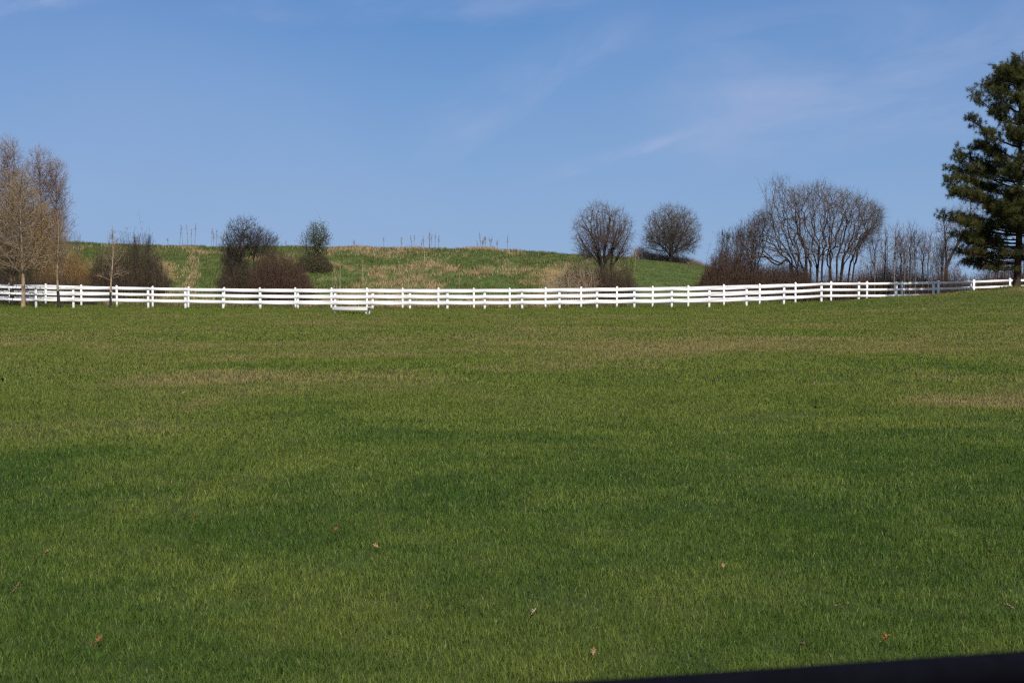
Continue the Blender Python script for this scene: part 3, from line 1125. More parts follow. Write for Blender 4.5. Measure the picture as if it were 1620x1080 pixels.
for x_, yt_, lab_, env_ in ((20, 204, 'tall airy tree with pinkish buds rising above the golden tree, tallest of its group', [(14, 262, 34, 54, 480, 0.5), (22, 330, 46, 60, 300, 0.5)]),
                           (66, 222, 'airy tree with pinkish buds between the tallest one and the outer right one', [(66, 275, 28, 44, 380, 0.5), (66, 335, 36, 55, 320, 0.5)]),
                           (92, 240, 'airy tree with pinkish buds, the outer right one behind the slender tree', [(90, 292, 24, 44, 340, 0.5), (96, 345, 27, 54, 320, 0.5)])):
    leader_tree('tree', lab_, x_, 105.5 + x_ * 0.02, yt_ + 6, 425, env_, B_PINK, B_PINK, 900 + x_, r0=0.09, nb=52, r_tip=0.0075, twig=5, twig_len=(0.2, 0.55), up=0.5, ang=(35, 66),
                leaves=(L_BUD, 0.45, (0.05, 0.10), 'buds', hi(4.5)), group='airy trees with pinkish buds at the left')
mound('shrub', 'golden brown leafless bush behind the fence below the pinkish budded tree', [(52, 400), (70, 382), (90, 378), (108, 382), (122, 402), (138, 420), (146, 445)], 103.2, 2.6, 900, B_GOLD, 116, leaves=(L_GOLD, 0.35, (0.05, 0.10), 'catkins'), up=0.4, r=0.008)
mound('shrub', 'dark twiggy low thicket along the fence under the tan tree', [(-30, 415), (20, 418), (60, 420), (100, 432), (130, 438), (150, 446)], 101.2, 1.6, 1000, B_DARK, 106, up=0.2)
mound('shrub', 'wide dark leafless shrub behind the small sapling', [(134, 430), (142, 402), (152, 384), (170, 380), (190, 376), (210, 372), (228, 374), (240, 384), (249, 408), (254, 436)], 103.4, 3.0, 1300, B_DARK, 107, leaves=(L_BROWN, 0.12, (0.04, 0.09), 'leaves'), up=0.4, arch=0.9)
for x_, yt_, lab_ in ((215, 358, 'thin twiggy whip standing out of the wide dark shrub, left one'), (236, 360, 'thin twiggy whip standing out of the wide dark shrub, right one')):
    woody('sapling', lab_, 'tree', [(x_, 0, [(x_, (yt_ + 395) / 2, 9, (395 - yt_) / 2, 34, 0.6)])], 104.5, B_GREY, B_GREY, 200 + x_, f0=0.3, f1=0.3, r_tip=0.008, expo=0.34, twig=4, up=0.8, twig_len=(0.15, 0.4))
woody('sapling', 'thin wispy sapling on the bank left of the wide dark shrub', 'tree',
      [(124, 0, [(123, 385, 9, 34, 30, 0.6)])], 108.0, B_GREY, B_GREYL, 108, f0=0.15, f1=0.3, r_tip=0.008, expo=0.36, twig=3, up=1.0)

# the grey shrub with the red-brown bramble in front, and the small shrub up the bank
woody('shrub', 'tall grey leafless shrub with rounded top rising above the bank', 'shrub',
      [(378, 0, [(386, 376, 32, 36, 560, 0.5), (374, 416, 28, 34, 380, 0.5)]), (402, 0.4, [(414, 384, 30, 25, 360, 0.5)]), (365, 0.3, [(364, 398, 18, 36, 210, 0.5)])],
      106.0, B_GREY, B_GREY, 110, leaves=(L_GREEN, 0.2, (0.04, 0.09), 'leaves'), f0=0.2, f1=0.34, r_tip=0.0075, expo=0.38, twig=5, twig_len=(0.2, 0.5), up=0.7)
mound('bush', 'olive brown bush low at the left foot of the tall grey shrub', [(344, 440), (352, 415), (368, 405), (385, 402), (400, 405), (412, 420), (420, 445)], 104.6, 2.0, 900, B_DARK, 117, leaves=(L_GREEN, 0.22, (0.04, 0.09), 'leaves'), up=0.4)
mound('bramble', 'low red-brown bramble mound below the tall grey shrub', [(396, 425), (402, 400), (412, 391), (430, 389), (446, 392), (460, 400), (471, 412), (480, 430), (487, 450)], 102.6, 3.0, 1300, B_RED, 111, leaves=(L_BROWN, 0.25, (0.04, 0.10), 'leaves'), arch=0.8)
woody('shrub', 'small round dark green shrub alone on the slope of the bank', 'shrub',
      [(499, 0, [(499, 382, 26, 33, 330, 0.5), (497, 405, 20, 16, 110, 0.5)]), (505, 0.3, [(509, 378, 17, 27, 140, 0.5)])],
      112.0, B_GREY, B_OLIVE, 112, leaves=(L_GREEN, 0.8, (0.06, 0.13), 'leaves'), f0=0.22, f1=0.36, r_tip=0.0078, expo=0.40, twig=4, twig_len=(0.15, 0.4), up=0.4)
mound('shrub', 'low dark bush at the foot of the small round shrub', [(468, 424), (474, 404), (484, 400), (496, 402), (510, 404), (520, 418), (524, 428)], 110.4, 1.6, 420, B_DARK, 113, leaves=(L_GREEN, 0.55, (0.05, 0.10), 'leaves'))

# the two round trees
woody('round_tree', 'round-crowned bare tree with fanning branches, left of the pair', 'tree',
      [(952, 0, [(951, 368, 48, 49, 1300, 0.38), (951, 382, 42, 34, 420, 0.7), (928, 398, 22, 16, 110, 0.6)], (0, 0, 1), (953, 426)), (968, 0.2, [(976, 370, 31, 45, 320, 0.4), (985, 396, 20, 16, 90, 0.6)], (0.12, 0, 1), (966, 424))],
      105.5, B_GREY, B_GREYL, 120, f0=0.10, f1=0.25, r_tip=0.0072, expo=0.44, twig=3, twig_len=(0.25, 0.65), up=0.2, wob=0.05, stiff=0.35, fan=True, inner=0.8, tn=0.42)
mound('shrub', 'tangled dark bush at the foot of the left round tree', [(886, 446), (894, 420), (908, 406), (930, 402), (950, 406), (975, 402), (992, 408), (1002, 424), (1008, 446)], 103.2, 3.0, 900, B_DARK, 121, leaves=(L_BROWN, 0.22, (0.05, 0.11), 'leaves'), arch=1.0, up=0.1)
mound('shrub', 'straw coloured arching stems leaning left from the tangled bush', [(870, 440), (880, 420), (895, 408), (915, 403), (935, 408), (945, 425)], 102.4, 1.4, 260, B_STRAW, 122, arch=1.6, twig=4, leanx=-0.8, up=-0.2)
woody('round_tree', 'dense round-crowned bare tree on the crest, right of the pair', 'tree',
      [(1060, 0, [(1062, 366, 48, 43, 2000, 0.42), (1062, 376, 40, 32, 600, 0.7), (1090, 386, 21, 19, 160, 0.6), (1030, 383, 18, 20, 140, 0.6)], (0, 0, 1), (1061, 407))],
      119.0, B_GREY, B_UMBER, 123, f0=0.10, f1=0.27, r_tip=0.0075, expo=0.38, twig=4, twig_len=(0.2, 0.6), up=0.2, wob=0.07, stiff=0.3, fan=True, tn=0.5)
mound('shrub', 'low pinkish brush around the foot of the dense round tree', [(1000, 412), (1006, 390), (1016, 386), (1028, 396), (1050, 402), (1075, 402), (1095, 408), (1112, 420)], 119.4, 2.0, 700, B_PINK, 124, up=0.5, r=0.0085)

# the dark thicket and the big leaning tree
mound('bramble', 'dense dark red-brown thicket behind the fence left of the leaning tree', [(1112, 448), (1120, 420), (1132, 396), (1142, 380), (1160, 378), (1178, 386), (1195, 400), (1215, 405), (1240, 404), (1262, 408), (1280, 420), (1292, 446)], 103.4, 3.4, 2300, B_RED, 130, leaves=(L_BROWN, 0.12, (0.04, 0.09), 'leaves'), arch=1.0, twig=6, r=0.009)
woody('shrub', 'bare grey shrub standing out of the dark thicket', 'shrub',
      [(1150, 0, [(1145, 372, 12, 12, 50, 0.5)]), (1168, 0, [(1165, 372, 20, 16, 90, 0.5)]), (1190, 0, [(1190, 368, 28, 30, 230, 0.5), (1205, 350, 20, 22, 110, 0.6)])],
      105.5, B_GREY, B_GREY, 131, f0=0.3, f1=0.34, r_tip=0.008, expo=0.40, twig=5, twig_len=(0.2, 0.5), up=0.3, wob=0.25, fan=True)
def leaning_tree():
    rg = np.random.default_rng(132)
    Y = 104.8
    X0 = pX(1300, Y)
    root = thing('leaning_tree', 'broad bare tree of many trunks leaning right behind the fence', 'tree', (X0, Y, float(ground_z(np.array([X0]), np.array([Y]))[0])))
    ox = np.array([1160, 1180, 1200, 1215, 1235, 1262, 1290, 1320, 1350, 1376, 1394])
    ot = np.array([385, 366, 345, 318, 302, 296, 291, 297, 306, 320, 338])
    ob = np.array([418, 416, 414, 412, 412, 414, 416, 414, 410, 390, 352])
    n = 2100
    x = rg.uniform(1162, 1393, n)
    x = np.concatenate([x, rg.uniform(1245, 1390, n // 3)])
    top, bot = np.interp(x, ox, ot), np.interp(x, ox, ob)
    y = top + (bot - top) * rg.uniform(0, 1, len(x)) ** 1.15
    x = np.concatenate([x, rg.normal(1226, 11, 60)])
    y = np.concatenate([y, rg.uniform(280, 306, 60)])
    cx, half = 1278.0, 116.0
    dep = np.sqrt(np.clip(1 - ((x - cx) / half) ** 2, 0.05, 1)) * 2.6 * rg.uniform(-1, 1, len(x))
    yy = Y + dep
    P = np.stack([(x - 810) / F * Y, yy, EYE - (y - HZ) / F * Y], 1)
    stems = []
    for j in range(16):
        f_ = j / 15
        bx = 1258 + 86 * f_ + rg.normal(0, 3)
        tgt = 1192 + 200 * f_ ** 0.9
        fy = rg.uniform(404, 428) if j != 4 else 396
        stems.append((bx, rg.uniform(-0.5, 1.2), tgt, (bx + (tgt - bx) * (0.16 if j > 4 else 0.1) + rg.normal(0, 2), fy)))
    tx = np.array([q[2] for q in stems], float)
    lab = np.argmin(np.abs(x[:, None] + rg.normal(0, 15, (len(x), 1)) - tx[None]), axis=1)
    crown = Bag()
    for j, (bx, dy, _, fk) in enumerate(stems):
        pts = P[lab == j]
        yb = Y + dy
        xb = pX(bx, yb)
        start = np.array([xb, yb, float(ground_z(np.array([xb]), np.array([yb]))[0]) - 0.08])
        fork = px(fk[0], fk[1], yb)
        rt = 0.0078 * len(pts) ** (0.47 if j == 4 else 0.41)
        tb = Bag()
        seg_tubes(tb, [(start, (start + fork) / 2 + np.array([-0.06, 0, 0.1]) + rg.normal(0, 0.05, 3), fork, rt * 1.35, rt, 9999)], 8, 8)
        dd = (fork - start) / np.linalg.norm(fork - start)
        seg, tw = cluster_tree(fork, pts, rg, f0=0.1, f1=0.3, r_tip=0.0078, expo=(0.47 if j == 4 else 0.41), twig=3, twig_len=(0.3, 0.9), up=0.15, wob=0.32, start_dir=dd, stiff=0.5, fan=True, inner=0.9, tn=0.42)
        seg_tubes(tb, [q for q in seg if q[5] >= 26], 6, 6)
        tb.build('trunk', B_GREY, root, smooth=True)
        seg_tubes(crown, [q for q in seg if q[5] < 26], 5, 3)
        twig_tubes(crown, tw)
    crown.build('crown', B_GREYL, root)


leaning_tree()
mound('bramble', 'red-brown undergrowth around the feet of the leaning trunks', [(1262, 436), (1275, 416), (1290, 412), (1305, 420), (1325, 424), (1350, 420), (1372, 428), (1382, 445)], 103.0, 1.4, 620, B_RED, 133, up=0.3)

# thin saplings between the leaning tree and the pine
SAP = ((1384, 352, 10, 'thin bare sapling nearest the leaning tree'), (1398, 342, 9, 'pale thin sapling second from the leaning tree'), (1414, 346, 10, 'thin sapling third from the leaning tree, twiggy near its foot'),
       (1424, 362, 8, 'low thin sapling fourth from the leaning tree'), (1431, 352, 8, 'short thin sapling in the middle of the sapling row'), (1438, 343, 10, 'tall thin sapling right of the short one'), (1448, 346, 12, 'forked dark sapling between tall thin one and pine'),
       (1458, 356, 9, 'thin sapling second from the pine'), (1468, 360, 10, 'thin bare sapling nearest the pine'))
for i, (x, yt, w_, lab) in enumerate(SAP):
    woody('sapling', lab, 'tree',
          [(x, 0, [(x + (i % 3 - 1) * 3, (yt + 418) / 2, w_ + 5, (418 - yt) / 2, 60, 0.5)], (0, 0, 1), (x + (i % 2) * 2 - 1, 424 - (i * 5) % 17))],
          103.5 + (i * 1.7) % 3, B_GREY if i % 2 else B_GREYL, B_GREYL if i % 3 else B_GREY, 140 + i, group='saplings between the leaning tree and the pine', f0=0.12, f1=0.28, r_tip=0.0085, expo=0.40, twig=4, twig_len=(0.2, 0.6), up=0.6, wob=0.2)
mound('shrub', 'low brown brush under the row of thin saplings', [(1366, 440), (1380, 424), (1400, 426), (1412, 410), (1425, 418), (1445, 416), (1460, 426), (1475, 428), (1484, 444)], 106.0, 2.4, 900, B_RED, 150, leaves=(L_BROWN, 0.3, (0.05, 0.10), 'leaves'), up=0.4)
mound('shrub', 'pale grey brown tangle of tall canes behind the row of thin saplings', [(1362, 425), (1376, 385), (1390, 372), (1405, 378), (1420, 366), (1438, 372), (1455, 368), (1470, 380), (1485, 385), (1500, 400)], 107.4, 2.6, 420, B_GREYL, 153, up=0.5, twig=5, twig_len=(0.2, 0.6), arch=0.9, lo=0.45, r=0.0085)
woody('tree', 'bare grey tree partly hidden behind the left side of the pine', 'tree',
      [(1497, 0, [(1505, 368, 32, 46, 420, 0.5), (1540, 345, 30, 40, 260, 0.5)], (0.1, 0, 1), (1496, 422)), (1490, 0.2, [(1490, 398, 18, 28, 150, 0.5)])],
      105.0, B_GREY, B_GREYL, 151, f0=0.14, f1=0.3, r_tip=0.008, expo=0.41, twig=4, twig_len=(0.2, 0.5), up=0.4)
mound('bramble', 'rusty brown brush behind the fence beneath the pine', [(1486, 440), (1496, 420), (1512, 408), (1530, 424), (1545, 432), (1562, 432), (1572, 408), (1590, 398), (1620, 395), (1660, 392)], 102.6, 2.6, 1200, B_RED, 152, leaves=(L_BROWN, 0.4, (0.05, 0.11), 'leaves'), up=0.3)


def far_brush():
    """belt of brush on the flat land beyond the bank: reads as one mass"""
    rg = np.random.default_rng(77)
    n = 9000
    Y = rg.uniform(135, 165, n)
    X = pX(rg.uniform(1085, 1760, n), Y)
    z = ground_z(X, Y)
    h = 2.0 * (0.55 + 0.8 * vnoise(X, Y, 0.12, 5, 3)) * rg.uniform(0.5, 1.1, n)
    p0 = np.stack([X, Y, z - 0.1], 1)
    p1 = p0 + np.stack([rg.normal(0, 0.35, n), rg.normal(0, 0.3, n), h + 0.1], 1)
    b = Bag()
    twig_tubes(b, list(zip(p0, p1, np.full(n, 0.03))))
    t0 = p0 + (p1 - p0) * rg.uniform(0.3, 0.9, (n, 1))
    t1 = t0 + rg.normal(0, 0.4, (n, 3)) + np.array([0, 0, 0.4])
    twig_tubes(b, list(zip(t0, t1, np.full(n, 0.022))))
    o = b.build('far_brush', B_RED)
    tag(o, 'far belt of reddish leafless brush beyond the end of the bank', 'brush', kind='stuff')


far_brush()


# ------------------------------------------------------------------ dry weed stalks on the bank
def weed(x, ytop, ybase, Y, label, group, seed, head=True, lean=0.0, thick=1.0):
    rg = np.random.default_rng(seed)
    x = x + rg.normal(0, 1.2)
    Y = Y + rg.uniform(-0.8, 0.8)
    lean = lean + rg.normal(0, 0.05)
    ytop = ytop + rg.normal(0, 1.5)
    X = pX(x, Y)
    z = float(top_z(np.array([X]), np.array([Y]))[0])
    ztop = EYE - (ytop - HZ) / F * Y
    h = max(ztop - z, 0.5)
    root = thing('dry_weed', label, 'weed', (X, Y, z), group)
    st = Bag()
    p0 = np.array([X, Y, z - 0.05])
    p1 = np.array([X + lean * h + rg.normal(0, 0.05), Y + rg.normal(0, 0.1), z + h])
    c = (p0 + p1) / 2 + np.array([-lean * h * 0.25, 0, 0])
    seg_tubes(st, [(p0, c, p1, 0.019 * thick, 0.009 * thick, 1)], 6, 5)
    st.build('stem', B_STALK if head else B_STRAW, root, smooth=True)
    hd = Bag()
    tw = []
    for _ in range(int(rg.integers(10, 22)) if head else 8):
        t = rg.uniform(0.5, 1.0) if head else rg.uniform(0.35, 1.0)
        b = (1 - t) ** 2 * p0 + 2 * t * (1 - t) * c + t * t * p1
        d = rg.normal(0, 1, 3) * np.array([1, 1, 0.4])
        d[2] += 2.2 if head else 1.0
        d /= np.linalg.norm(d)
        tw.append((b, b + d * (rg.uniform(0.06, 0.17) if head else rg.uniform(0.1, 0.35)), 0.009))
    twig_tubes(hd, tw)
    if head:
        C = np.array([t[1] for t in tw])
        C = np.repeat(C, 3, 0) + rg.normal(0, 0.035, (len(C) * 3, 3))
        v, q, tt = leaf_faces(C, (0.03, 0.065), rg)
        hd.add(v, q, None, tt)
    hd.build('seed_head' if head else 'side_stems', B_STALK if head else B_STRAW, root)


i = 500
for grp, lab, items in (
        ('weed stalks on the crest left of the tall grey shrub', 'dry weed stalk on the crest between wide dark shrub and tall grey shrub', ((284, 362), (291, 358), (298, 357), (303, 364), (309, 359), (334, 366), (339, 370), (343, 361), (351, 364), (268, 378))),
        ('weed stalks on the middle of the crest', 'dry weed stalk in the loose group on the middle of the crest', ((607, 378), (636, 377), (652, 371), (655, 375), (667, 380), (671, 377), (678, 366), (681, 369), (685, 373), (688, 371), (694, 375), (562, 380))),
        ('weed stalks left of the round trees', 'dry weed stalk in the tight clump where the crest starts to fall', ((758, 381), (761, 373), (763, 378), (767, 377), (770, 376), (776, 376), (778, 379), (784, 382))),):
    for x, yt in items:
        weed(x, yt, 393, YC + 1.0 + (i % 5) * 0.3, lab, grp, i, True, ((i * 37) % 11 - 5) * 0.018)
        i += 1
weed(803, 371, 392, YC + 0.5, 'lone leaning dry weed stalk right of the tight clump on the crest', None, i, True, 0.06)
weed(455, 384, 392, YC, 'lone short dry weed stalk between tall grey shrub and small round shrub', None, i + 1, True, 0.0)
i += 2
for x, yt, yb, lab in ((725, 428, 455, 'pale dead stem standing alone low on the middle of the bank'), (671, 392, 418, 'pale dead stem high on the bank under the middle weeds'), (300, 392, 418, 'pale dead stem on the bank left of the tall grey shrub'),
                       (575, 412, 432, 'pale short dead stem on the bank right of the small round shrub'), (1003, 396, 412, 'pale dead stem between the two round trees')):
    Yb = 102.5 + (455 - yb) / 62 * 15
    weed(x, yt, yb, Yb, lab, None, i, False, 0.03, 1.2)
    i += 1
for x, yt in ((527, 416), (534, 420), (538, 413), (541, 425), (531, 432)):
    weed(x, yt, 452, 104.0 + (x % 3) * 0.3, 'pale dead stem in the clump above the white bench', 'pale stems above the bench', i, False, ((i * 7) % 5 - 2) * 0.04, 1.2)
    i += 1


# ------------------------------------------------------------------ the pine
def pine():
    rg = np.random.default_rng(5)
    Y = YM
    bx = pX(1608, Y)
    bz = float(ground_z(np.array([bx]), np.array([Y]))[0])
    root = thing('pine_tree', 'tall dark green pine standing on the rise at the right edge', 'tree', (bx, Y, bz))
    ztop = px(0, 116, Y)[2]
    H = ztop - bz
    tr = Bag()
    t = np.linspace(0, 1, 16)
    P = np.stack([bx + 0.10 * np.sin(t * 5) + 0.12 * t, Y + 0.08 * np.sin(t * 4 + 1), bz - 0.1 + t * (H + 0.1)], 1)
    Rr = 0.205 * (1 - t) ** 0.8 + 0.02
    Rr[0] = 0.27
    v, q = tubes(P[None], Rr[None], 14)
    tr.add(v, q, None, 0.8)
    tr.build('trunk', B_PINE, root, smooth=True)
    br, nd, dead = Bag(), Bag(), Bag()
    segs, tips = [], []

    def limb(z0, az_, L, rise, dens=1.0, droop=0.0):
        """one limb with side branches; azimuth 180 = left in the picture"""
        tt = (z0 - bz) / H
        ax = np.array([np.interp(tt, t, P[:, 0]), np.interp(tt, t, P[:, 1]), z0])
        d = np.array([math.cos(R(az_)), math.sin(R(az_)), 0])
        end = ax + d * L + np.array([0, 0, rise])
        c = ax + d * L * 0.5 + np.array([0, 0, rise * 0.25 - droop])
        segs.append((ax, c, end, 0.022 + 0.014 * L, 0.018, 20))
        n = int((4 + L * 3.6) * dens)
        for j in range(n):
            f = 0.30 + 0.70 * ((j + rg.uniform(0, 1)) / n) ** 0.8
            b = (1 - f) ** 2 * ax + 2 * f * (1 - f) * c + f * f * end
            side = np.cross(d, [0, 0, 1]) * rg.choice([-1, 1])
            l2 = (0.5 + 0.25 * L * (1 - f)) * rg.uniform(0.6, 1.25)
            e = b + (d * rg.uniform(0.3, 0.9) + side * rg.uniform(0.2, 1.0) + np.array([0, 0, rg.uniform(0.0, 0.7)])) * l2
            cc = (b + e) / 2 - np.array([0, 0, 0.06])
            segs.append((b, cc, e, 0.018, 0.010, 2))
            tips.append(e)
            for m_ in range(int(2.5 + 3.0 * l2)):
                g = rg.uniform(0.6, 1.0)
                b2 = b + (e - b) * g
                d2 = rg.normal(0, 1, 3)
                d2[2] = abs(d2[2]) * 0.6 + 0.15
                e2 = b2 + d2 / np.linalg.norm(d2) * rg.uniform(0.22, 0.5)
                segs.append((b2, (b2 + e2) / 2, e2, 0.010, 0.007, 1))
                tips.append(e2)
        tips.append(end)

    def lz(y):
        return EYE - (y - HZ) / F * Y
    # limbs that make the left outline: tip pixel, and the row where each leaves the trunk
    for tx_, ty_, y0, az_ in ((1592, 118, 138, 175), (1570, 122, 160, 190), (1556, 138, 180, 170), (1535, 152, 200, 185), (1529, 186, 235, 178), (1543, 215, 255, 200), (1522, 240, 280, 165), (1540, 228, 270, 190),
                              (1513, 250, 300, 182), (1502, 268, 312, 170), (1490, 288, 330, 185), (1497, 304, 335, 195), (1512, 300, 330, 160), (1482, 343, 362, 180), (1508, 352, 372, 190), (1530, 345, 368, 168),
                              (1512, 376, 385, 178), (1535, 385, 398, 195), (1522, 398, 405, 165), (1548, 405, 415, 185), (1560, 370, 385, 150), (1555, 330, 352, 210), (1572, 180, 215, 215), (1575, 235, 265, 145), (1530, 414, 416, 180), (1552, 424, 422, 160), (1518, 404, 408, 200), (1566, 428, 424, 220), (1545, 418, 416, 140)):
        L = (1608 - tx_) / F * Y / abs(math.cos(R(az_)))
        limb(lz(y0), az_, L, lz(ty_) - lz(y0), dens=0.75 if 335 < ty_ < 348 and tx_ < 1500 else 1.0, droop=0.15)
    # the rest of the crown all the way round
    for j in range(62):
        y0 = rg.uniform(112, 412)
        r = np.interp(y0, [95, 130, 180, 240, 290, 345, 400, 430], [0.4, 1.6, 2.8, 3.5, 4.3, 4.6, 3.8, 3.2])
        az_ = rg.uniform(-150, 150)
        if abs(az_) > 130:
            r *= 0.8
        L = r * rg.uniform(0.6, 1.02)
        limb(lz(y0), az_, L, L * np.interp(y0, [95, 250, 420], [0.75, 0.4, 0.05]) * rg.uniform(0.7, 1.2), droop=0.12)
    for j in range(24):                                   # limbs towards the field
        y0 = rg.uniform(150, 405)
        L = np.interp(y0, [130, 240, 345, 420], [1.2, 2.4, 3.2, 2.4]) * rg.uniform(0.7, 1.1)
        limb(lz(y0), rg.uniform(-125, -65), L, L * 0.25, droop=0.12)
    for j in range(10):                                   # the leader
        limb(ztop - rg.uniform(0.2, 1.4), rg.uniform(0, 360), rg.uniform(0.35, 0.9), rg.uniform(0.3, 0.7))
    seg_tubes(br, [s for s in segs if s[5] >= 20], 7, 6)
    seg_tubes(br, [s for s in segs if s[5] < 20], 3, 4)
    for j in range(12):                                   # dead bare stubs under the crown
        z0 = lz(rg.uniform(385, 438))
        a_ = rg.uniform(0, 360)
        l_ = rg.uniform(0.8, 2.6)
        d = np.array([math.cos(R(a_)), math.sin(R(a_)), -0.08])
        p0 = np.array([bx, Y, z0])
        seg_tubes(br, [(p0, p0 + d * l_ * 0.5 + np.array([0, 0, 0.1]), p0 + d * l_, 0.02, 0.006, 1)], 5, 4)
        twig_tubes(br, [(p0 + d * l_ * g, p0 + d * l_ * g + rg.normal(0, 0.25, 3), 0.007) for g in rg.uniform(0.3, 1, 6)])
    br.build('limbs', B_PINE, root)
    T = np.array(tips)
    print('pine tufts', len(T))

    def tuft(T, per, lo, hi, wd):
        """needle tufts: bundles of long thin pointed needles round each shoot end"""
        N = len(T)
        ax = rg.normal(0, 0.5, (N, 3)) + np.array([0, 0, 0.75])
        ax /= np.linalg.norm(ax, axis=1, keepdims=True)
        C = np.repeat(T, per, 0) - np.repeat(ax, per, 0) * rg.uniform(0, 0.26, (N * per, 1))
        d = rg.normal(0, 1, (N * per, 3)) + np.repeat(ax, per, 0) * 0.7
        d /= np.linalg.norm(d, axis=1, keepdims=True)
        L = rg.uniform(lo, hi, (N * per, 1))
        s = np.cross(d, rg.normal(0, 1, (N * per, 3)))
        s /= np.linalg.norm(s, axis=1, keepdims=True) + 1e-9
        v = np.stack([C - s * wd, C + s * wd, C + d * L], 1).reshape(-1, 3)
        tint = np.clip(np.repeat(rg.uniform(0, 1, N) ** 1.3, per) + rg.normal(0, 0.15, N * per), 0, 1)
        return v, np.arange(N * per * 3).reshape(-1, 3), np.repeat(tint, 3)
    low = (T[:, 2] < lz(385)) & (rg.uniform(0, 1, len(T)) < 0.35)
    v, tr_, tt = tuft(T[~low], 70, 0.15, 0.31, 0.0056)
    nd.add(v, None, tr_, tt)
    nd.build('crown', L_PINE, root)
    v, tr_, tt = tuft(T[low], 26, 0.10, 0.2, 0.006)
    dead.add(v, None, tr_, tt)
    dead.build('dead_needles', L_PBROWN, root)


pine()


# ------------------------------------------------------------------ fallen leaves on the lawn
LEAF_OUT = [(0, 0), (0.10, 0.10), (0.06, 0.22), (0.26, 0.30), (0.30, 0.40), (0.15, 0.45), (0.16, 0.55), (0.33, 0.66), (0.28, 0.76), (0.12, 0.72), (0.10, 0.86), (0.05, 1.0)]


def fallen_leaf(x, y, size, col, label, seed, tilt=0.5, group=None):
    rg = np.random.default_rng(seed)
    size *= 0.8
    col = tuple(v * 0.65 for v in col)
    Y = EYE * F / (y - HZ)
    X = pX(x, Y)
    m, t = new_mat('fallen leaf')
    n = t.noise(pos(t), 60, 4, 0.6)
    c = t.mix(t.ramp(n, 0.3, 0.7), tuple(v * 0.65 for v in col), tuple(v * 1.15 for v in col))
    finish(t, c, 0.7, 0.2, spec=0.2)
    out = LEAF_OUT
    rows = []
    for sx in (-1, 1):
        rows.append([(sx * a, b) for a, b in out])
    v, q = [], []
    k = len(out)
    curl = rg.uniform(0.5, 1.3)

    def bend(a, b):
        zz = curl * (a * a * 1.9) + 0.35 * curl * (b - 0.4) ** 2 + rg.normal(0, 0.012)
        return (a * size, (b - 0.5) * size, zz * size)
    for a, b in out:
        v.append(bend(0, b))
    for a, b in out:
        v.append(bend(-a, b))
    for a, b in out:
        v.append(bend(a, b))
    for j in range(k - 1):
        q += [[j, j + 1, k + j + 1, k + j], [j, 2 * k + j, 2 * k + j + 1, j + 1]]
    v = np.array(v)
    st = Bag()
    st.add(v, q)
    pv, pq = tubes(np.array([[[0, -0.5 * size, 0.02 * size], [0.03 * size, -0.68 * size, 0.05 * size], [0.05 * size, -0.85 * size, 0.02 * size]]]), np.array([[0.0018, 0.0014, 0.0012]]), 5)
    st.add(pv, pq)
    o = st.build('fallen_leaf', m)
    so = o.modifiers.new('thickness', 'SOLIDIFY')
    so.thickness = 0.0012
    o.location = (X, Y, 0.036 + size * 0.10)
    o.rotation_euler = (tilt + rg.normal(0, 0.2), rg.normal(0, 0.35), rg.uniform(0, 6.28))
    tag(o, label, 'leaf', group)


ORG, TAN, PALE, RUST, DRK = (0.42, 0.17, 0.05), (0.46, 0.28, 0.14), (0.58, 0.42, 0.28), (0.30, 0.12, 0.05), (0.07, 0.04, 0.03)
for j, (x, y, s, c, lab) in enumerate((
        (1338, 974, 0.090, PALE, 'large pale curled leaf on the grass, biggest in the lower right'), (1407, 1029, 0.058, ORG, 'bright orange leaf on the grass just above the dark car door'), (1273, 1039, 0.055, TAN, 'tan leaf on the grass left of the bright orange leaf'),
        (940, 1050, 0.050, TAN, 'tan leaf on the grass above the tapering end of the car door'), (1600, 975, 0.055, PALE, 'pale leaf on the grass at the right edge'), (845, 984, 0.050, PALE, 'pale tan leaf on the grass near the bottom middle'),
        (305, 829, 0.055, ORG, 'orange leaf alone on the dark grass, lower left'), (290, 626, 0.10, TAN, 'tan leaf on the yellowish grass left of the middle'), (70, 887, 0.055, TAN, 'tan leaf on the grass second lowest at the left'),
        (22, 943, 0.065, TAN, 'curled brown leaf on the grass lowest at the left edge'), (593, 876, 0.050, TAN, 'small tan leaf on the grass below the white bench'), (150, 1030, 0.055, RUST, 'rusty leaf half sunk in the grass near the lower left corner'),
        (1146, 909, 0.045, TAN, 'small tan leaf on the grass below the saplings'), (1571, 886, 0.055, RUST, 'rusty brown leaf on dark grass near the right edge'), (1435, 587, 0.12, PALE, 'pale leaf far out on the lawn below the saplings'),
        (1291, 650, 0.10, RUST, 'rust brown leaf halfway up the lawn at the right'), (1289, 611, 0.10, TAN, 'tan leaf halfway up the lawn just beyond the rust brown one'), (365, 662, 0.09, TAN, 'small tan leaf on the dry streak left of the middle'),
        (530, 848, 0.045, RUST, 'rusty leaf on the grass beside the small tan leaf'), (2, 606, 0.12, DRK, 'dark brown leaf on the lawn at the left edge'))):
    fallen_leaf(x, y, s, c, lab, 900 + j)


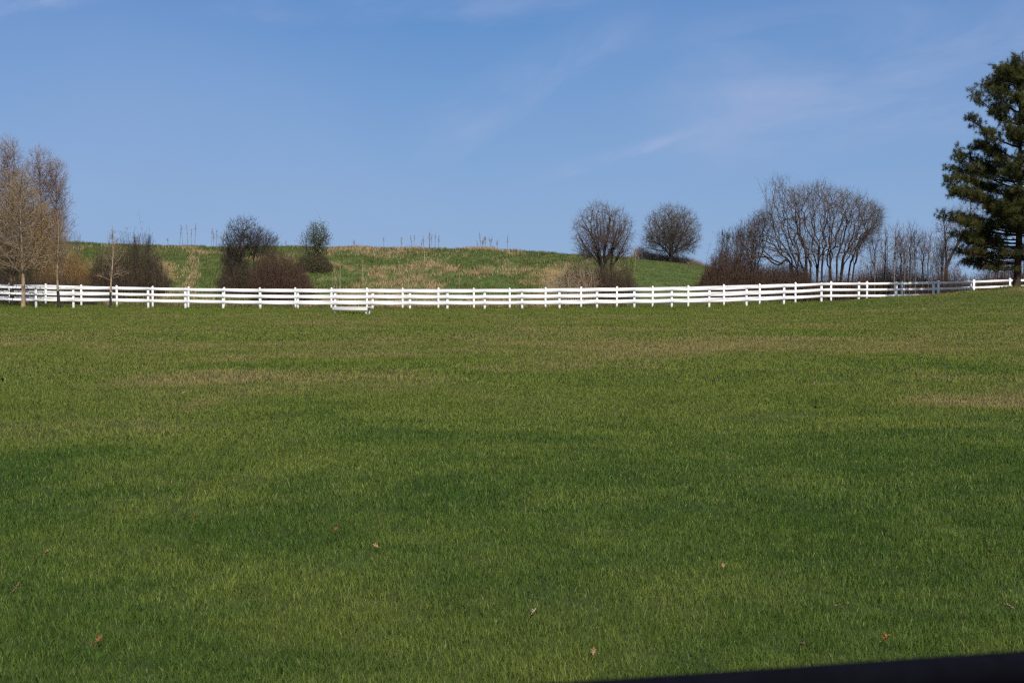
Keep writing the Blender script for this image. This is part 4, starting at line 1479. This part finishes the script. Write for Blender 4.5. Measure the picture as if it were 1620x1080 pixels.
# ------------------------------------------------------------------ the dark car door under the lens
def car_door():
    a = np.array([0.04, 1.06])
    b = np.array([0.414, 1.15])
    d = (b - a) / np.linalg.norm(b - a)
    zt = EYE - 0.30
    ang = math.atan2(d[1], d[0])
    root = thing('car_door', 'dark navy car door with black window ledge, blurred at lower right', 'car door', (float(a[0]), float(a[1]), 0.0))
    root.rotation_euler = (0, 0, ang)
    mp = M_plain('navy car paint', (0.010, 0.012, 0.028), 0.3, 0.5, 0.4)
    mr = M_plain('rubber seal blackened as shade', (0.0035, 0.0035, 0.006), 1.0, 0.03)  # black deepened to stand in for shade of the absent car roof
    mt = M_plain('door trim blackened as shade', (0.0035, 0.0035, 0.006), 1.0, 0.03)  # same roof shade put into the trim's near-black colour

    def sweep(name, prof, mat, x0=-0.55, x1=0.75, n=12):
        prof = np.array(prof, float)
        k = len(prof)
        xs = np.linspace(x0, x1, n)
        v = np.concatenate([np.stack([np.full(k, x), prof[:, 0] + 0.012 * (x - 0.1) ** 2, prof[:, 1]], 1) for x in xs])
        q = [[i_ * k + j, i_ * k + (j + 1) % k, (i_ + 1) * k + (j + 1) % k, (i_ + 1) * k + j] for i_ in range(n - 1) for j in range(k)]
        tt = []
        for s0 in (0, (n - 1) * k):
            tt += [[s0, s0 + j, s0 + j + 1] for j in range(1, k - 1)]
        o = mesh_np(name, v, q, tt, mat, root, {'tint': np.full(len(v), 0.5)}, smooth=False)
        return o
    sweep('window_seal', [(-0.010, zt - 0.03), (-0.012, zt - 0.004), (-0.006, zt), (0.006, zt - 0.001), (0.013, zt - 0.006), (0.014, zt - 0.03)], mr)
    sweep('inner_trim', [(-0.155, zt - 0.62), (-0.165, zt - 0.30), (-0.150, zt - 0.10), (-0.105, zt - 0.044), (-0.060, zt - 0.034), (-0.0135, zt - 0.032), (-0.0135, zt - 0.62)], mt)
    sweep('outer_panel', [(0.0155, zt - 0.75), (0.0155, zt - 0.030), (0.030, zt - 0.024), (0.055, zt - 0.030), (0.095, zt - 0.10), (0.115, zt - 0.28), (0.108, zt - 0.32), (0.110, zt - 0.50), (0.085, zt - 0.75)], mp)
    h = Bag()
    h.box((-0.185, 0, 0), (0.001, 0.001, 0.001))
    P = np.array([[[0.45, 0.128, zt - 0.17], [0.50, 0.165, zt - 0.17], [0.60, 0.168, zt - 0.17], [0.65, 0.130, zt - 0.17]]])
    v, q = tubes(P, np.full((1, 4), 0.014), 8)
    mesh_np('door_handle', v, q, None, mp, root, {'tint': np.full(len(v), 0.5)}, smooth=True)


car_door()
